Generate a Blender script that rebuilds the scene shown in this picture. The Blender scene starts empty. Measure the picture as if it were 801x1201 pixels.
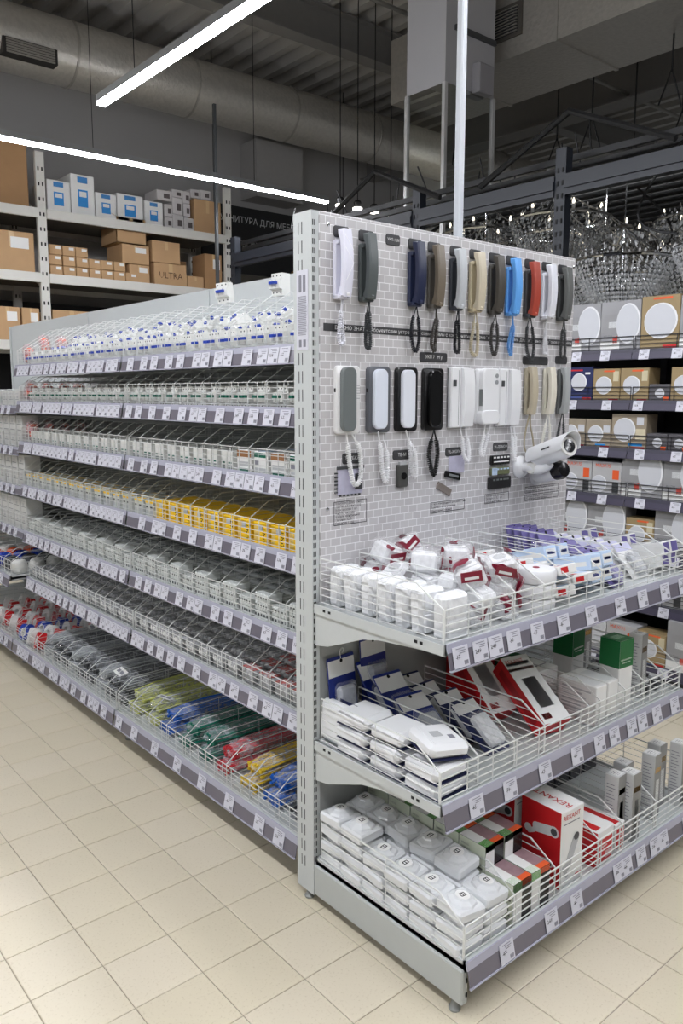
import bpy, math, random
from mathutils import Vector, Matrix, Euler
random.seed(11)
PI = math.pi
sc = bpy.context.scene
col = sc.collection
# ------------------------------------------------------------------ camera, world, exposure
cam_d = bpy.data.cameras.new('camera'); cam = bpy.data.objects.new('camera', cam_d); col.objects.link(cam)
cam_d.sensor_fit = 'VERTICAL'; cam_d.sensor_height = 36.0
cam_d.lens = 929.9 / 1201 * 36.0
cam_d.shift_x = (400.5 - 391.5) / 1201; cam_d.shift_y = -(600.5 - 589.84) / 1201
cam_d.clip_start = 0.05; cam_d.clip_end = 60
cam.location = (-1.4983, -1.8884, 1.67)
cam.rotation_euler = (PI / 2 - 0.1383, 0, -0.6982)
sc.camera = cam
w = bpy.data.worlds.new('world'); sc.world = w; w.use_nodes = True
w.node_tree.nodes['Background'].inputs[0].default_value = (0.97, 0.985, 1.0, 1)
w.node_tree.nodes['Background'].inputs[1].default_value = 0.13
sc.view_settings.view_transform = 'Standard'; sc.view_settings.look = 'None'
sc.view_settings.gamma = 1.0; sc.view_settings.use_curve_mapping = False
sc.view_settings.exposure = 0.0
LAMP = 76.0           # emission strength of every linear luminaire
# ------------------------------------------------------------------ helpers
def lin(c):
    c = c / 255.0
    return c / 12.92 if c <= 0.04045 else ((c + 0.055) / 1.055) ** 2.4
def L3(c): return (lin(c[0]), lin(c[1]), lin(c[2]), 1.0)
MATS = {}
def M(name, rgb, rough=0.5, metal=0.0, var=0.06, scale=18.0, bump=0.0, emit=0.0, alpha=1.0, spec=0.5):
    if name in MATS: return MATS[name]
    m = bpy.data.materials.new(name); m.use_nodes = True
    nt = m.node_tree; b = nt.nodes['Principled BSDF']
    b.inputs['Roughness'].default_value = rough; b.inputs['Metallic'].default_value = metal
    b.inputs['Specular IOR Level'].default_value = spec
    c = L3(rgb)
    if var > 0:
        tc = nt.nodes.new('ShaderNodeTexCoord'); nz = nt.nodes.new('ShaderNodeTexNoise')
        nz.inputs['Scale'].default_value = scale; nz.inputs['Detail'].default_value = 2.0
        mx = nt.nodes.new('ShaderNodeMix'); mx.data_type = 'RGBA'
        mx.inputs[6].default_value = tuple(v * (1 - var) for v in c[:3]) + (1,)
        mx.inputs[7].default_value = tuple(min(1, v * (1 + var)) for v in c[:3]) + (1,)
        nt.links.new(tc.outputs['Object'], nz.inputs['Vector']); nt.links.new(nz.outputs['Fac'], mx.inputs[0])
        nt.links.new(mx.outputs[2], b.inputs['Base Color'])
        if bump > 0:
            bp = nt.nodes.new('ShaderNodeBump'); bp.inputs['Strength'].default_value = bump; bp.inputs['Distance'].default_value = 0.01
            nt.links.new(nz.outputs['Fac'], bp.inputs['Height']); nt.links.new(bp.outputs['Normal'], b.inputs['Normal'])
    else:
        b.inputs['Base Color'].default_value = c
    if emit > 0:
        b.inputs['Emission Color'].default_value = c; b.inputs['Emission Strength'].default_value = emit
    b.inputs['Alpha'].default_value = alpha
    MATS[name] = m
    return m
def film(name, rgb, op=0.18, rough=0.12):
    """clear plastic film: mostly transparent, with a glossy sheen"""
    m = bpy.data.materials.new(name); m.use_nodes = True; nt = m.node_tree; nt.nodes.clear()
    o = nt.nodes.new('ShaderNodeOutputMaterial'); t = nt.nodes.new('ShaderNodeBsdfTransparent'); p = nt.nodes.new('ShaderNodeBsdfPrincipled')
    p.inputs['Base Color'].default_value = L3(rgb); p.inputs['Roughness'].default_value = rough
    x = nt.nodes.new('ShaderNodeMixShader'); nz = nt.nodes.new('ShaderNodeTexNoise'); nz.inputs['Scale'].default_value = 40
    mr = nt.nodes.new('ShaderNodeMapRange'); mr.inputs[1].default_value = 0.35; mr.inputs[2].default_value = 0.75
    mr.inputs[3].default_value = op * 0.4; mr.inputs[4].default_value = op * 2.2
    bp = nt.nodes.new('ShaderNodeBump'); bp.inputs['Strength'].default_value = 0.9; bp.inputs['Distance'].default_value = 0.01
    tc = nt.nodes.new('ShaderNodeTexCoord')
    nt.links.new(tc.outputs['Object'], nz.inputs['Vector']); nt.links.new(nz.outputs['Fac'], mr.inputs[0]); nt.links.new(nz.outputs['Fac'], bp.inputs['Height'])
    nt.links.new(bp.outputs['Normal'], p.inputs['Normal']); nt.links.new(mr.outputs[0], x.inputs[0])
    nt.links.new(t.outputs[0], x.inputs[1]); nt.links.new(p.outputs[0], x.inputs[2]); nt.links.new(x.outputs[0], o.inputs[0])
    return m
IDM = Matrix.Identity(4)
def TR(x=0, y=0, z=0, rx=0, ry=0, rz=0): return Matrix.Translation((x, y, z)) @ Euler((rx, ry, rz)).to_matrix().to_4x4()
class MB:
    def __init__(s): s.v = []; s.f = []; s.m = []
    def add(s, vs, fs, mi=0, X=None):
        o = len(s.v)
        s.v += [tuple(X @ Vector(p)) for p in vs] if X is not None else [tuple(p) for p in vs]
        s.f += [tuple(i + o for i in f) for f in fs]; s.m += [mi] * len(fs)
        return s
    def box(s, c, d, mi=0, X=None):
        x, y, z = c; a, b, e = d[0] / 2, d[1] / 2, d[2] / 2
        vs = [(x + i * a, y + j * b, z + k * e) for i in (-1, 1) for j in (-1, 1) for k in (-1, 1)]
        return s.add(vs, [(0, 1, 3, 2), (4, 6, 7, 5), (0, 4, 5, 1), (2, 3, 7, 6), (0, 2, 6, 4), (1, 5, 7, 3)], mi, X)
    def bb(s, x0, x1, y0, y1, z0, z1, mi=0, X=None):
        return s.box(((x0 + x1) / 2, (y0 + y1) / 2, (z0 + z1) / 2), (x1 - x0, y1 - y0, z1 - z0), mi, X)
    def rbox(s, c, d, r=0.006, mi=0, X=None):
        """box whose every edge carries a chamfer"""
        x, y, z = c; a, b, e = d[0] / 2, d[1] / 2, d[2] / 2; r = min(r, a * .9, b * .9, e * .9)
        vs = []; id = {}
        for i in (-1, 1):
            for j in (-1, 1):
                for k in (-1, 1):
                    for ax, p in ((0, (i * a, j * (b - r), k * (e - r))), (1, (i * (a - r), j * b, k * (e - r))), (2, (i * (a - r), j * (b - r), k * e))):
                        id[(i, j, k, ax)] = len(vs); vs.append((x + p[0], y + p[1], z + p[2]))
        fs = []
        for i in (-1, 1):
            q = [id[(i, j, k, 0)] for j, k in ((-1, -1), (1, -1), (1, 1), (-1, 1))]; fs.append(q if i > 0 else q[::-1])
            q = [id[(j, i, k, 1)] for j, k in ((-1, -1), (-1, 1), (1, 1), (1, -1))]; fs.append(q if i > 0 else q[::-1])
            q = [id[(j, k, i, 2)] for j, k in ((-1, -1), (1, -1), (1, 1), (-1, 1))]; fs.append(q if i > 0 else q[::-1])
        for i in (-1, 1):
            for j in (-1, 1):
                for k in (-1, 1):
                    fs.append((id[(i, j, k, 0)], id[(i, j, k, 1)], id[(i, j, k, 2)]))
        for i in (-1, 1):
            for j in (-1, 1):
                fs.append((id[(i, j, -1, 0)], id[(i, j, 1, 0)], id[(i, j, 1, 1)], id[(i, j, -1, 1)]))
                fs.append((id[(i, -1, j, 0)], id[(i, 1, j, 0)], id[(i, 1, j, 2)], id[(i, -1, j, 2)]))
                fs.append((id[(-1, i, j, 1)], id[(1, i, j, 1)], id[(1, i, j, 2)], id[(-1, i, j, 2)]))
        return s.add(vs, fs, mi, X)
    def wire(s, p, q, r=0.002, mi=0, n=4):
        p = Vector(p); q = Vector(q); t = (q - p).normalized()
        a = t.cross(Vector((0, 0, 1)) if abs(t.z) < .9 else Vector((1, 0, 0))).normalized(); b = t.cross(a)
        vs = []
        for c in (p, q):
            for k in range(n):
                g = 2 * PI * (k + .5) / n; vs.append(c + a * math.cos(g) * r + b * math.sin(g) * r)
        fs = [(k, (k + 1) % n, n + (k + 1) % n, n + k) for k in range(n)] + [tuple(range(n))[::-1], tuple(range(n, 2 * n))]
        return s.add(vs, fs, mi)
    def tube(s, path, r=0.002, mi=0, n=5, caps=True):
        P = [Vector(p) for p in path]; vs = []; a = None
        for i, c in enumerate(P):
            t = (P[min(i + 1, len(P) - 1)] - P[max(i - 1, 0)])
            if t.length < 1e-9: t = Vector((0, 0, 1))
            t.normalize()
            if a is None: a = t.cross(Vector((0, 0, 1)) if abs(t.z) < .9 else Vector((1, 0, 0))).normalized()
            else:
                a = a - t * a.dot(t); a = a.normalized() if a.length > 1e-6 else t.orthogonal().normalized()
            b = t.cross(a); rr = r[i] if isinstance(r, (list, tuple)) else r
            for k in range(n):
                g = 2 * PI * k / n; vs.append(c + a * math.cos(g) * rr + b * math.sin(g) * rr)
        fs = []
        for i in range(len(P) - 1):
            for k in range(n): fs.append((i * n + k, i * n + (k + 1) % n, (i + 1) * n + (k + 1) % n, (i + 1) * n + k))
        if caps: fs += [tuple(range(n))[::-1], tuple(range((len(P) - 1) * n, len(P) * n))]
        return s.add(vs, fs, mi)
    def lathe(s, prof, n=16, mi=0, X=None, cap=True):
        """profile of (radius, z) turned about z"""
        vs = []; fs = []
        for r, z in prof:
            for k in range(n):
                g = 2 * PI * k / n; vs.append((r * math.cos(g), r * math.sin(g), z))
        for i in range(len(prof) - 1):
            for k in range(n): fs.append((i * n + k, i * n + (k + 1) % n, (i + 1) * n + (k + 1) % n, (i + 1) * n + k))
        if cap: fs += [tuple(range(n))[::-1], tuple(range((len(prof) - 1) * n, len(prof) * n))]
        return s.add(vs, fs, mi, X)
    def prism(s, poly, x0, x1, mi=0, X=None):
        """polygon given in (y, z), extruded along x"""
        n = len(poly); vs = [(x0, p[0], p[1]) for p in poly] + [(x1, p[0], p[1]) for p in poly]
        fs = [(k, (k + 1) % n, n + (k + 1) % n, n + k) for k in range(n)] + [tuple(range(n))[::-1], tuple(range(n, 2 * n))]
        return s.add(vs, fs, mi, X)
    def plate(s, w_, h_, t, r, mi=0, X=None, seg=4):
        """upright rounded plate, centred, in xz, front at -t"""
        pts = []
        for cx, cz, a0 in ((w_ / 2 - r, h_ / 2 - r, 0), (-w_ / 2 + r, h_ / 2 - r, PI / 2), (-w_ / 2 + r, -h_ / 2 + r, PI), (w_ / 2 - r, -h_ / 2 + r, 1.5 * PI)):
            for k in range(seg + 1):
                g = a0 + PI / 2 * k / seg; pts.append((cx + r * math.cos(g), cz + r * math.sin(g)))
        n = len(pts); e = min(0.003, t * .4)
        sx = 1 - 2 * e / w_; sz = 1 - 2 * e / h_
        vs = [(p[0], 0, p[1]) for p in pts] + [(p[0], -t + e, p[1]) for p in pts] + [(p[0] * sx, -t, p[1] * sz) for p in pts]
        fs = [tuple(range(n))] + [tuple(range(2 * n, 3 * n))[::-1]]
        for q in (0, n): fs += [(q + (k + 1) % n, q + k, q + n + k, q + n + (k + 1) % n) for k in range(n)]
        return s.add(vs, fs, mi, X)
    def quad(s, a, b, c, d, mi=0, X=None): return s.add([a, b, c, d], [(0, 1, 2, 3)], mi, X)
    def mesh_in(s, me, X, mi=0):
        return s.add([v.co for v in me.vertices], [tuple(p.vertices) for p in me.polygons], mi, X)
    def mesh(s, name, mats, smooth=False):
        me = bpy.data.meshes.new(name); me.from_pydata(s.v, [], s.f)
        for m in (mats if isinstance(mats, (list, tuple)) else [mats]): me.materials.append(m)
        me.polygons.foreach_set('material_index', s.m)
        if smooth:
            me.polygons.foreach_set('use_smooth', [True] * len(s.f))
            try: me.set_sharp_from_angle(angle=math.radians(38))
            except Exception: pass
        me.update(); return me
def inst(name, me, parent=None, loc=(0, 0, 0), rot=(0, 0, 0), scale=None):
    o = bpy.data.objects.new(name, me); col.objects.link(o); o.location = loc; o.rotation_euler = rot
    if scale is not None: o.scale = scale
    if parent is not None: o.parent = parent
    return o
def tag(o, label, cat, group=None):
    o['label'] = label; o['category'] = cat
    if group: o['group'] = group
    return o
def thing(name, label, cat, loc=(0, 0, 0), rot=(0, 0, 0), group=None):
    return tag(inst(name, None, None, loc, rot), label, cat, group)
def struct(name, me, parent=None, loc=(0, 0, 0), rot=(0, 0, 0), label=None):
    o = inst(name, me, parent, loc, rot); o['kind'] = 'structure'
    if label: o['label'] = label
    return o
TX = {}
def T(body, size=0.02, align='CENTER'):
    k = (body, size, align)
    if k not in TX:
        cu = bpy.data.curves.new('lettering', 'FONT'); cu.body = body; cu.size = size; cu.align_x = align; cu.align_y = 'CENTER'
        cu.resolution_u = 1; cu.fill_mode = 'FRONT'
        o = bpy.data.objects.new('lettering', cu); col.objects.link(o)
        me = bpy.data.meshes.new_from_object(o.evaluated_get(bpy.context.evaluated_depsgraph_get()))
        bpy.data.objects.remove(o); bpy.data.curves.remove(cu); TX[k] = me
    return TX[k]
FRONT = TR(rx=PI / 2)          # text plane turned to face -y
ORD = ['first', 'second', 'third', 'fourth', 'fifth', 'sixth', 'seventh', 'eighth', 'ninth', 'tenth', 'eleventh', 'twelfth', 'thirteenth', 'fourteenth', 'fifteenth', 'sixteenth', 'seventeenth', 'eighteenth', 'nineteenth', 'twentieth', 'twenty-first', 'twenty-second', 'twenty-third', 'twenty-fourth', 'twenty-fifth', 'twenty-sixth']
# lettering meshes made while the scene is still empty
for s_ in ('79', '8', '47', '138', '17', '65', '249', '31'): T(s_, .017)
# ------------------------------------------------------------------ materials
steel = M('painted_steel_light_grey', (196, 200, 200), .45, 0, .025, 60)
steel_pl = M('painted_steel_plinth', (184, 188, 186), .45, 0, .02, 30)
wirem = M('white_coated_wire', (226, 228, 226), .4, 0, 0)
wiref = M('grey_white_coated_wire', (214, 216, 214), .4, 0, 0)
slotm = M('dark_slot', (22, 23, 24), .8, 0, 0)
railtop = M('price_rail_lilac_plastic', (172, 172, 188), .25, 0, .03)
railbody = M('price_rail_grey_plastic', (112, 108, 118), .2, 0, .05)
tagw = M('price_tag_paper', (208, 208, 218), .6, 0, .02)
ink = M('black_ink', (28, 28, 34), .6, 0, 0)
inkg = M('grey_ink', (130, 130, 140), .6, 0, 0)
white = M('white_plastic', (232, 233, 235), .38, 0, .02)
whiteb = M('warm_white_plastic', (226, 226, 222), .4, 0, .03)
black = M('black_plastic', (14, 14, 16), .25, 0, 0)
dgrey = M('dark_grey_plastic', (66, 68, 70), .4, 0, .04)
mgrey = M('mid_grey_plastic', (120, 126, 126), .45, 0, .04)
bluem = M('blue_plastic', (28, 62, 165), .35, 0, .05)
navy = M('navy_plastic', (24, 34, 78), .35, 0, .05)
greenm = M('green_plastic', (12, 96, 78), .4, 0, .05)
redm = M('red_print', (198, 28, 34), .4, 0, .05)
maroon = M('maroon_label', (128, 18, 46), .4, 0, .08)
orangem = M('orange_print', (224, 92, 44), .45, 0, .05)
yellowm = M('yellow_carton', (250, 204, 16), .45, 0, .04)
cardb = M('cardboard', (190, 154, 114), .75, 0, .07, 8)
cardd = M('cardboard_dark', (168, 130, 92), .78, 0, .08, 8)
tape = M('packing_tape', (204, 172, 128), .3, 0, .03)
purple = M('purple_print', (102, 94, 150), .35, 0, .08)
bluep = M('deep_blue_print', (22, 42, 122), .35, 0, .06)
skyp = M('pale_blue_print', (196, 216, 240), .4, 0, .05)
cyanp = M('bright_blue_print', (32, 138, 214), .45, 0, .05)
greenp = M('green_print', (10, 104, 52), .4, 0, .06)
limep = M('lime_print', (96, 170, 70), .45, 0, .1)
paper = M('white_carton', (230, 230, 228), .5, 0, .025)
greyc = M('grey_carton', (184, 186, 188), .5, 0, .05)
chrome = M('chrome', (210, 212, 214), .15, 1.0, 0)
gold = M('brass', (190, 150, 70), .25, 1.0, 0)
darkrail = M('dark_shelf_rail', (62, 60, 74), .4, 0, .05)
darkst = M('dark_grey_shelf_steel', (44, 44, 50), .5, 0, .04)
navyst = M('navy_rack_steel', (24, 29, 38), .45, 0, .04)
blackst = M('black_painted_steel', (17, 18, 20), .5, 0, .05)
lampm = M('lamp_diffuser', (247, 249, 255), .5, 0, 0, emit=LAMP)
lampm2 = M('spot_lens', (255, 250, 240), .5, 0, 0, emit=12)
clear = film('clear_film', (240, 242, 246), .11)
glare = film('glossy_bag_film', (236, 240, 246), .22, .06)
clearp = film('clear_film_pinkish', (236, 214, 220), .26)
milky = film('milky_film', (235, 236, 240), .34)

def printed_film(name, rgb):
    """clear bag with blotchy opaque print"""
    m = film(name, (240, 238, 242), .12); nt = m.node_tree; o = nt.nodes['Material Output']; src = o.inputs[0].links[0].from_socket
    p = nt.nodes.new('ShaderNodeBsdfPrincipled'); p.inputs['Base Color'].default_value = L3(rgb); p.inputs['Roughness'].default_value = .3
    tc = nt.nodes.new('ShaderNodeTexCoord'); oi = nt.nodes.new('ShaderNodeObjectInfo'); ad = nt.nodes.new('ShaderNodeVectorMath'); nz = nt.nodes.new('ShaderNodeTexNoise'); nz.inputs['Scale'].default_value = 16; nz.inputs['Detail'].default_value = 1
    sc_ = nt.nodes.new('ShaderNodeVectorMath'); sc_.operation = 'SCALE'; sc_.inputs[0].default_value = (9, 7, 5); nt.links.new(oi.outputs['Random'], sc_.inputs['Scale'])
    th = nt.nodes.new('ShaderNodeMath'); th.operation = 'GREATER_THAN'; th.inputs[1].default_value = .60; x = nt.nodes.new('ShaderNodeMixShader')
    nt.links.new(tc.outputs['Object'], ad.inputs[0]); nt.links.new(sc_.outputs[0], ad.inputs[1]); nt.links.new(ad.outputs[0], nz.inputs['Vector']); nt.links.new(nz.outputs['Fac'], th.inputs[0])
    nt.links.new(th.outputs[0], x.inputs[0]); nt.links.new(src, x.inputs[1]); nt.links.new(p.outputs[0], x.inputs[2]); nt.links.new(x.outputs[0], o.inputs[0]); return m
maroonf = printed_film('maroon_printed_film', (120, 16, 44))
# ------------------------------------------------------------------ linear luminaires of the hall
def linear_light(label, p, q, width=0.06, wires=()):
    p = Vector(p); q = Vector(q); d = q - p; n = d.length; ang = math.atan2(d.y, d.x)
    r = thing('linear_ceiling_light', label, 'ceiling light', p, (0, 0, ang), 'linear ceiling lights')
    b = MB().bb(0, n, -width / 2, width / 2, 0.012, 0.06); inst('housing', b.mesh('light_housing', M('light_housing_aluminium', (170, 172, 174), .4, .6, 0)), r)
    b = MB().bb(0.004, n - 0.004, -width / 2 + .003, width / 2 - .003, -0.008, 0.0118); inst('diffuser', b.mesh('light_diffuser', lampm), r)
    b = MB().box((-.004, 0, .025), (.008, width + .004, .07)); inst('end_cap', b.mesh('light_end_cap', M('end_cap_white', (220, 220, 222), .4, 0, 0)), r)
    for x in wires:
        b = MB(); b.wire((x, 0, .06), (x, 0, 2.3), .003); inst('suspension_cable', b.mesh('light_cable', blackst), r)
    return r
linear_light('long linear ceiling light crossing in front of the white storage rack', (-3.2, 4.65, 3.6), (3.9, 4.65, 3.6), .06, (1.0, 4.6, 6.2))
linear_light('linear ceiling light running out of the top of the picture above the shelves', (0.95, 3.475, 3.6), (0.95, -4.2, 3.6), .062, (.5, 3.0, 6.0))
linear_light('linear ceiling light above the open aisle on the left', (-1.45, 2.6, 3.6), (-1.45, -4.2, 3.6), .075, (.5, 3.0))
linear_light('linear ceiling light above the aisle right of the end display', (3.4, -1.3, 3.6), (3.4, -5.2, 3.6), .075, (.5, 3.0))
linear_light('linear ceiling light further left across the open hall', (-5.2, 3.2, 3.6), (-5.2, -4.2, 3.6), .075, (.5, 3.0))
# small spot lamps continuing the line
for k in range(4):
    r = thing('track_spot_lamp', 'small bright track spot lamp, %s past the end of the long linear light' % ORD[k], 'spot lamp', (4.05 + .24 * k, 4.62, 3.6), (0, 0, 0), 'track spot lamps')
    b = MB(); b.lathe([(.03, 0), (.045, .05), (.03, .07)], 10); b.wire((0, 0, .07), (0, 0, 2.4), .005); inst('lamp_body', b.mesh('spot_body', blackst), r)
    b = MB(); b.lathe([(.05, -.02), (.05, -.004)], 12); inst('lamp_lens', b.mesh('spot_lens', lampm2), r)
# ------------------------------------------------------------------ floor with single tiles
def floor_mat(name, rgb):
    m = M(name, rgb, .32, 0, .045, 3.0, 0); nt = m.node_tree; b = nt.nodes['Principled BSDF']
    # fine speckle of the porcelain
    tc = nt.nodes.new('ShaderNodeTexCoord'); v = nt.nodes.new('ShaderNodeTexNoise'); v.inputs['Scale'].default_value = 130; v.inputs['Detail'].default_value = 3
    cr = nt.nodes.new('ShaderNodeValToRGB'); cr.color_ramp.elements[0].position = .28; cr.color_ramp.elements[0].color = (.72, .68, .6, 1)
    cr.color_ramp.elements[1].position = .42; cr.color_ramp.elements[1].color = (1, 1, 1, 1)
    mx = nt.nodes.new('ShaderNodeMix'); mx.data_type = 'RGBA'; mx.blend_type = 'MULTIPLY'; mx.inputs[0].default_value = .55
    src = b.inputs['Base Color'].links[0].from_socket
    nt.links.new(tc.outputs['Object'], v.inputs['Vector']); nt.links.new(v.outputs['Fac'], cr.inputs[0])
    nt.links.new(src, mx.inputs[6]); nt.links.new(cr.outputs[0], mx.inputs[7]); nt.links.new(mx.outputs[2], b.inputs['Base Color'])
    return m
tilem = floor_mat('beige_porcelain_tile', (212, 202, 180))
tilem2 = floor_mat('beige_porcelain_tile_warm', (211, 201, 178))
tilem3 = floor_mat('beige_porcelain_tile_pale', (214, 204, 183))
grout = M('floor_grout', (158, 148, 130), .85, 0, .1)
fl = struct('floor', MB().bb(-9, 9.5, -8, 7.9, -.06, -.0035).mesh('floor_base', grout), label='beige square porcelain floor tiles with thin grey joints')
TS, TX0, TY0 = 0.2117, -0.4419, 0.1742
def tile_geo(b, X=None, mi=0):
    h = TS / 2 - .0014; e = h - .0022
    vs = [(-h, -h, -.0034), (h, -h, -.0034), (h, h, -.0034), (-h, h, -.0034), (-h, -h, -.0012), (h, -h, -.0012), (h, h, -.0012), (-h, h, -.0012), (-e, -e, 0), (e, -e, 0), (e, e, 0), (-e, e, 0)]
    fs = [(8, 9, 10, 11)] + [(4 + k, 4 + (k + 1) % 4, 8 + (k + 1) % 4, 8 + k) for k in range(4)] + [(k, (k + 1) % 4, 4 + (k + 1) % 4, 4 + k) for k in range(4)]
    b.add(vs, fs, mi, X)
tms = []
for m_ in (tilem, tilem2, tilem3):
    b = MB(); tile_geo(b); tms.append(b.mesh('floor_tile', m_))
F_ = Vector((math.sin(.6982) * math.cos(.1383), math.cos(.6982) * math.cos(.1383), -math.sin(.1383))); R_ = Vector((math.cos(.6982), -math.sin(.6982), 0)); U_ = R_.cross(F_)
def shows(x, y):
    """roughly inside the picture and not under the shelving"""
    d = Vector((x, y, 0)) - cam.location; k = d.dot(F_)
    if k < .3: return False
    u = 391 + 930 * d.dot(R_) / k; v = 590 - 930 * d.dot(U_) / k
    if not (-60 < u < 860 and v < 1290): return False
    return not (x > .22 and y > -.45 and x < 1.2) and not (x > .5 and y > .2 and x < 2.4 and u < 700)
cand = []; rest = []
for i in range(-18, 46):
    for j in range(-14, 36):
        x = TX0 + (i + .5) * TS; y = TY0 + (j + .5) * TS
        (cand if shows(x, y) else rest).append((((x + 1.5) ** 2 + (y + 1.9) ** 2), x, y))
cand.sort(); rest += cand[300:]
for k, (d_, x, y) in enumerate(cand[:300]): inst('floor_tile', random.choice(tms), fl, (x, y, random.uniform(-.0004, 0)))
b = MB()
for d_, x, y in rest: tile_geo(b, TR(x, y, 0), random.randrange(3))
o = inst('far_floor_tiles', b.mesh('far_floor_tiles', [tilem, tilem2, tilem3]), fl); o['kind'] = 'stuff'
# ------------------------------------------------------------------ shell
wallm = M('grey_plastered_wall', (168, 166, 164), .85, 0, .06, 1.2)
struct('wall_back', MB().bb(-9, 12, 7.9, 8.05, -.06, 6.4).mesh('wall_back', wallm), label='plain grey plastered wall behind the storage rack')
# column casing rib on the wall
struct('trim_1', MB().bb(5.0, 5.8, 7.5, 7.9, 4.35, 5.1).mesh('wall_downstand', M('grey_downstand', (160, 158, 156), .85, 0, .05)), label='grey boxed downstand on the back wall')
# corrugated deck, ribs along y
deck = M('corrugated_deck_grey', (176, 173, 168), .6, 0, .06, 2)
b = MB(); x = -9.0; P = 0.34
while x < 12.5:
    pr = [(x, 6.0), (x + .10, 6.0), (x + .15, 6.11), (x + .29, 6.11), (x + P, 6.0)]
    for k in range(4): b.quad((pr[k][0], -8, pr[k][1]), (pr[k + 1][0], -8, pr[k + 1][1]), (pr[k + 1][0], 8, pr[k + 1][1]), (pr[k][0], 8, pr[k][1]))
    x += P
struct('ceiling', b.mesh('ceiling_deck', deck), label='grey corrugated steel roof deck')
def ibeam_y(name, x, z, h=.3, wd=.18, y0=-8, y1=7.9, label=None):
    b = MB(); b.bb(x - wd / 2, x + wd / 2, y0, y1, z, z + .02); b.bb(x - wd / 2, x + wd / 2, y0, y1, z + h - .02, z + h); b.bb(x - .008, x + .008, y0, y1, z + .02, z + h - .02)
    return struct(name, b.mesh(name, M('roof_steel_grey', (128, 126, 123), .6, 0, .06)), label=label)
def ibeam_x(name, y, z, h=.4, wd=.2, label=None):
    b = MB(); b.bb(-9, 12, y - wd / 2, y + wd / 2, z, z + .02); b.bb(-9, 12, y - wd / 2, y + wd / 2, z + h - .02, z + h); b.bb(-9, 12, y - .01, y + .01, z + .02, z + h - .02)
    return struct(name, b.mesh(name, M('roof_steel_grey', (128, 126, 123), .6, 0, .06)), label=label)
ibeam_x('trim_2', 5.6, 5.58, label='grey steel roof beam near the silver duct')
ibeam_x('trim_3', 1.6, 5.58, label='grey steel roof beam above the end display')
ibeam_y('trim_4', 7.4, 5.0, .55, .3, label='deep grey steel girder above the chandelier racks')
# ------------------------------------------------------------------ ducts
def foil(name, rgb):
    m = M(name, rgb, .36, .55, .16, 26, .7); return m
foilm = foil('crinkled_aluminium_foil', (206, 202, 194)); foild = foil('crinkled_foil_dull', (182, 178, 170))
r = thing('round_ventilation_duct', 'large round silver foil-wrapped ventilation duct under the roof', 'duct', (-4.0, 7.0, 5.30))
b = MB(); b.lathe([(.33, 0), (.33, 14.5)], 28, 0, TR(ry=PI / 2)); inst('duct_wall', b.mesh('duct_wall', foilm, True), r)
for k in range(10):
    b = MB(); b.lathe([(.335, -.015), (.343, -.01), (.343, .01), (.335, .015)], 28, 0, TR(x=.35 + k * 1.46, ry=PI / 2), False); inst('duct_band', b.mesh('duct_band', foild, True), r)
b = MB(); b.bb(5.4, 5.95, -.33, -.2, -.27, -.12); inst('duct_grille', b.mesh('duct_grille', M('grille_dark_grey', (58, 56, 54), .6, .3, 0)), r)
for k in range(6):
    b = MB(); b.bb(5.43, 5.92, -.342, -.33, -.265 + k * .024, -.25 + k * .024); inst('louvre_slat', b.mesh('louvre_slat', foild), r)
r = thing('rectangular_ventilation_duct', 'rectangular silver ventilation duct with louvred side grille under the roof', 'duct', (4.55, -3.0, 4.62))
b = MB(); b.bb(0, .95, 0, 7.4, 0, .62); inst('duct_wall', b.mesh('rect_duct_wall', foild), r)
for k in range(6):
    b = MB(); y = .6 + k * 1.2; b.bb(-.012, .962, y - .015, y + .015, -.012, .632); inst('duct_flange', b.mesh('rect_duct_flange', foild), r)
g = inst('side_grille', MB().bb(-.02, 0, 5.75, 6.22, .16, .44).mesh('side_grille', M('grille_frame', (96, 92, 86), .5, .4, 0)), r)
inst('grille_opening', MB().bb(-.024, -.0201, 5.79, 6.18, .19, .41).mesh('grille_opening', slotm), r)
for k in range(9):
    inst('louvre_slat', MB().box((-.03, 5.985, .2 + k * .025), (.012, .39, .008)).mesh('louvre_slat', foild), g)
# thin pipes under the roof
for k, (y, x0, x1, z, lb) in enumerate(((4.3, 2.2, 7.5, 5.5, 'thin grey sprinkler pipe crossing under the roof near the duct'), (3.4, 5.6, 9.5, 5.1, 'thin pale sprinkler pipe under the roof deck on the right'))):
    r = thing('sprinkler_pipe', lb, 'pipe', (x0, y, z)); b = MB(); b.wire((0, 0, 0), (x1 - x0, 0, 0), .022, 0, 8); inst('pipe_run', b.mesh('sprinkler_pipe', M('pale_pipe', (140, 138, 132), .5, .2, 0)), r)
    for q in range(3):
        b = MB(); xx = .5 + q * (x1 - x0 - 1) / 2; b.wire((xx, 0, .02), (xx, 0, 6.0 - z), .006); inst('hanger_rod', b.mesh('hanger_rod', blackst), r)
# hanging rods from the roof over the chandelier racks
for k, (x, y, z0) in enumerate(((5.2, 1.7, 4.05), (5.8, 1.9, 3.9), (6.2, 2.6, 3.9), (5.9, 3.3, 4.0), (4.9, 1.1, 3.9), (6.6, 2.2, 4.2), (5.6, 2.7, 4.0))):
    r = thing('hanging_rod', 'thin black hanging rod from the roof, %s of the rods above the chandeliers' % ORD[k], 'rod', (x, y, z0), (0, 0, 0), 'rods hanging from the roof')
    b = MB(); b.wire((0, 0, .3), (0, 0, 6.0 - z0), .008); inst('rod', b.mesh('rod', blackst), r)
    b = MB(); b.wire((0, 0, .3), (-.1, .05, 0), .007); b.wire((0, 0, .3), (.1, -.05, 0), .007); inst('fork', b.mesh('rod_fork', blackst), r)
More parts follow.
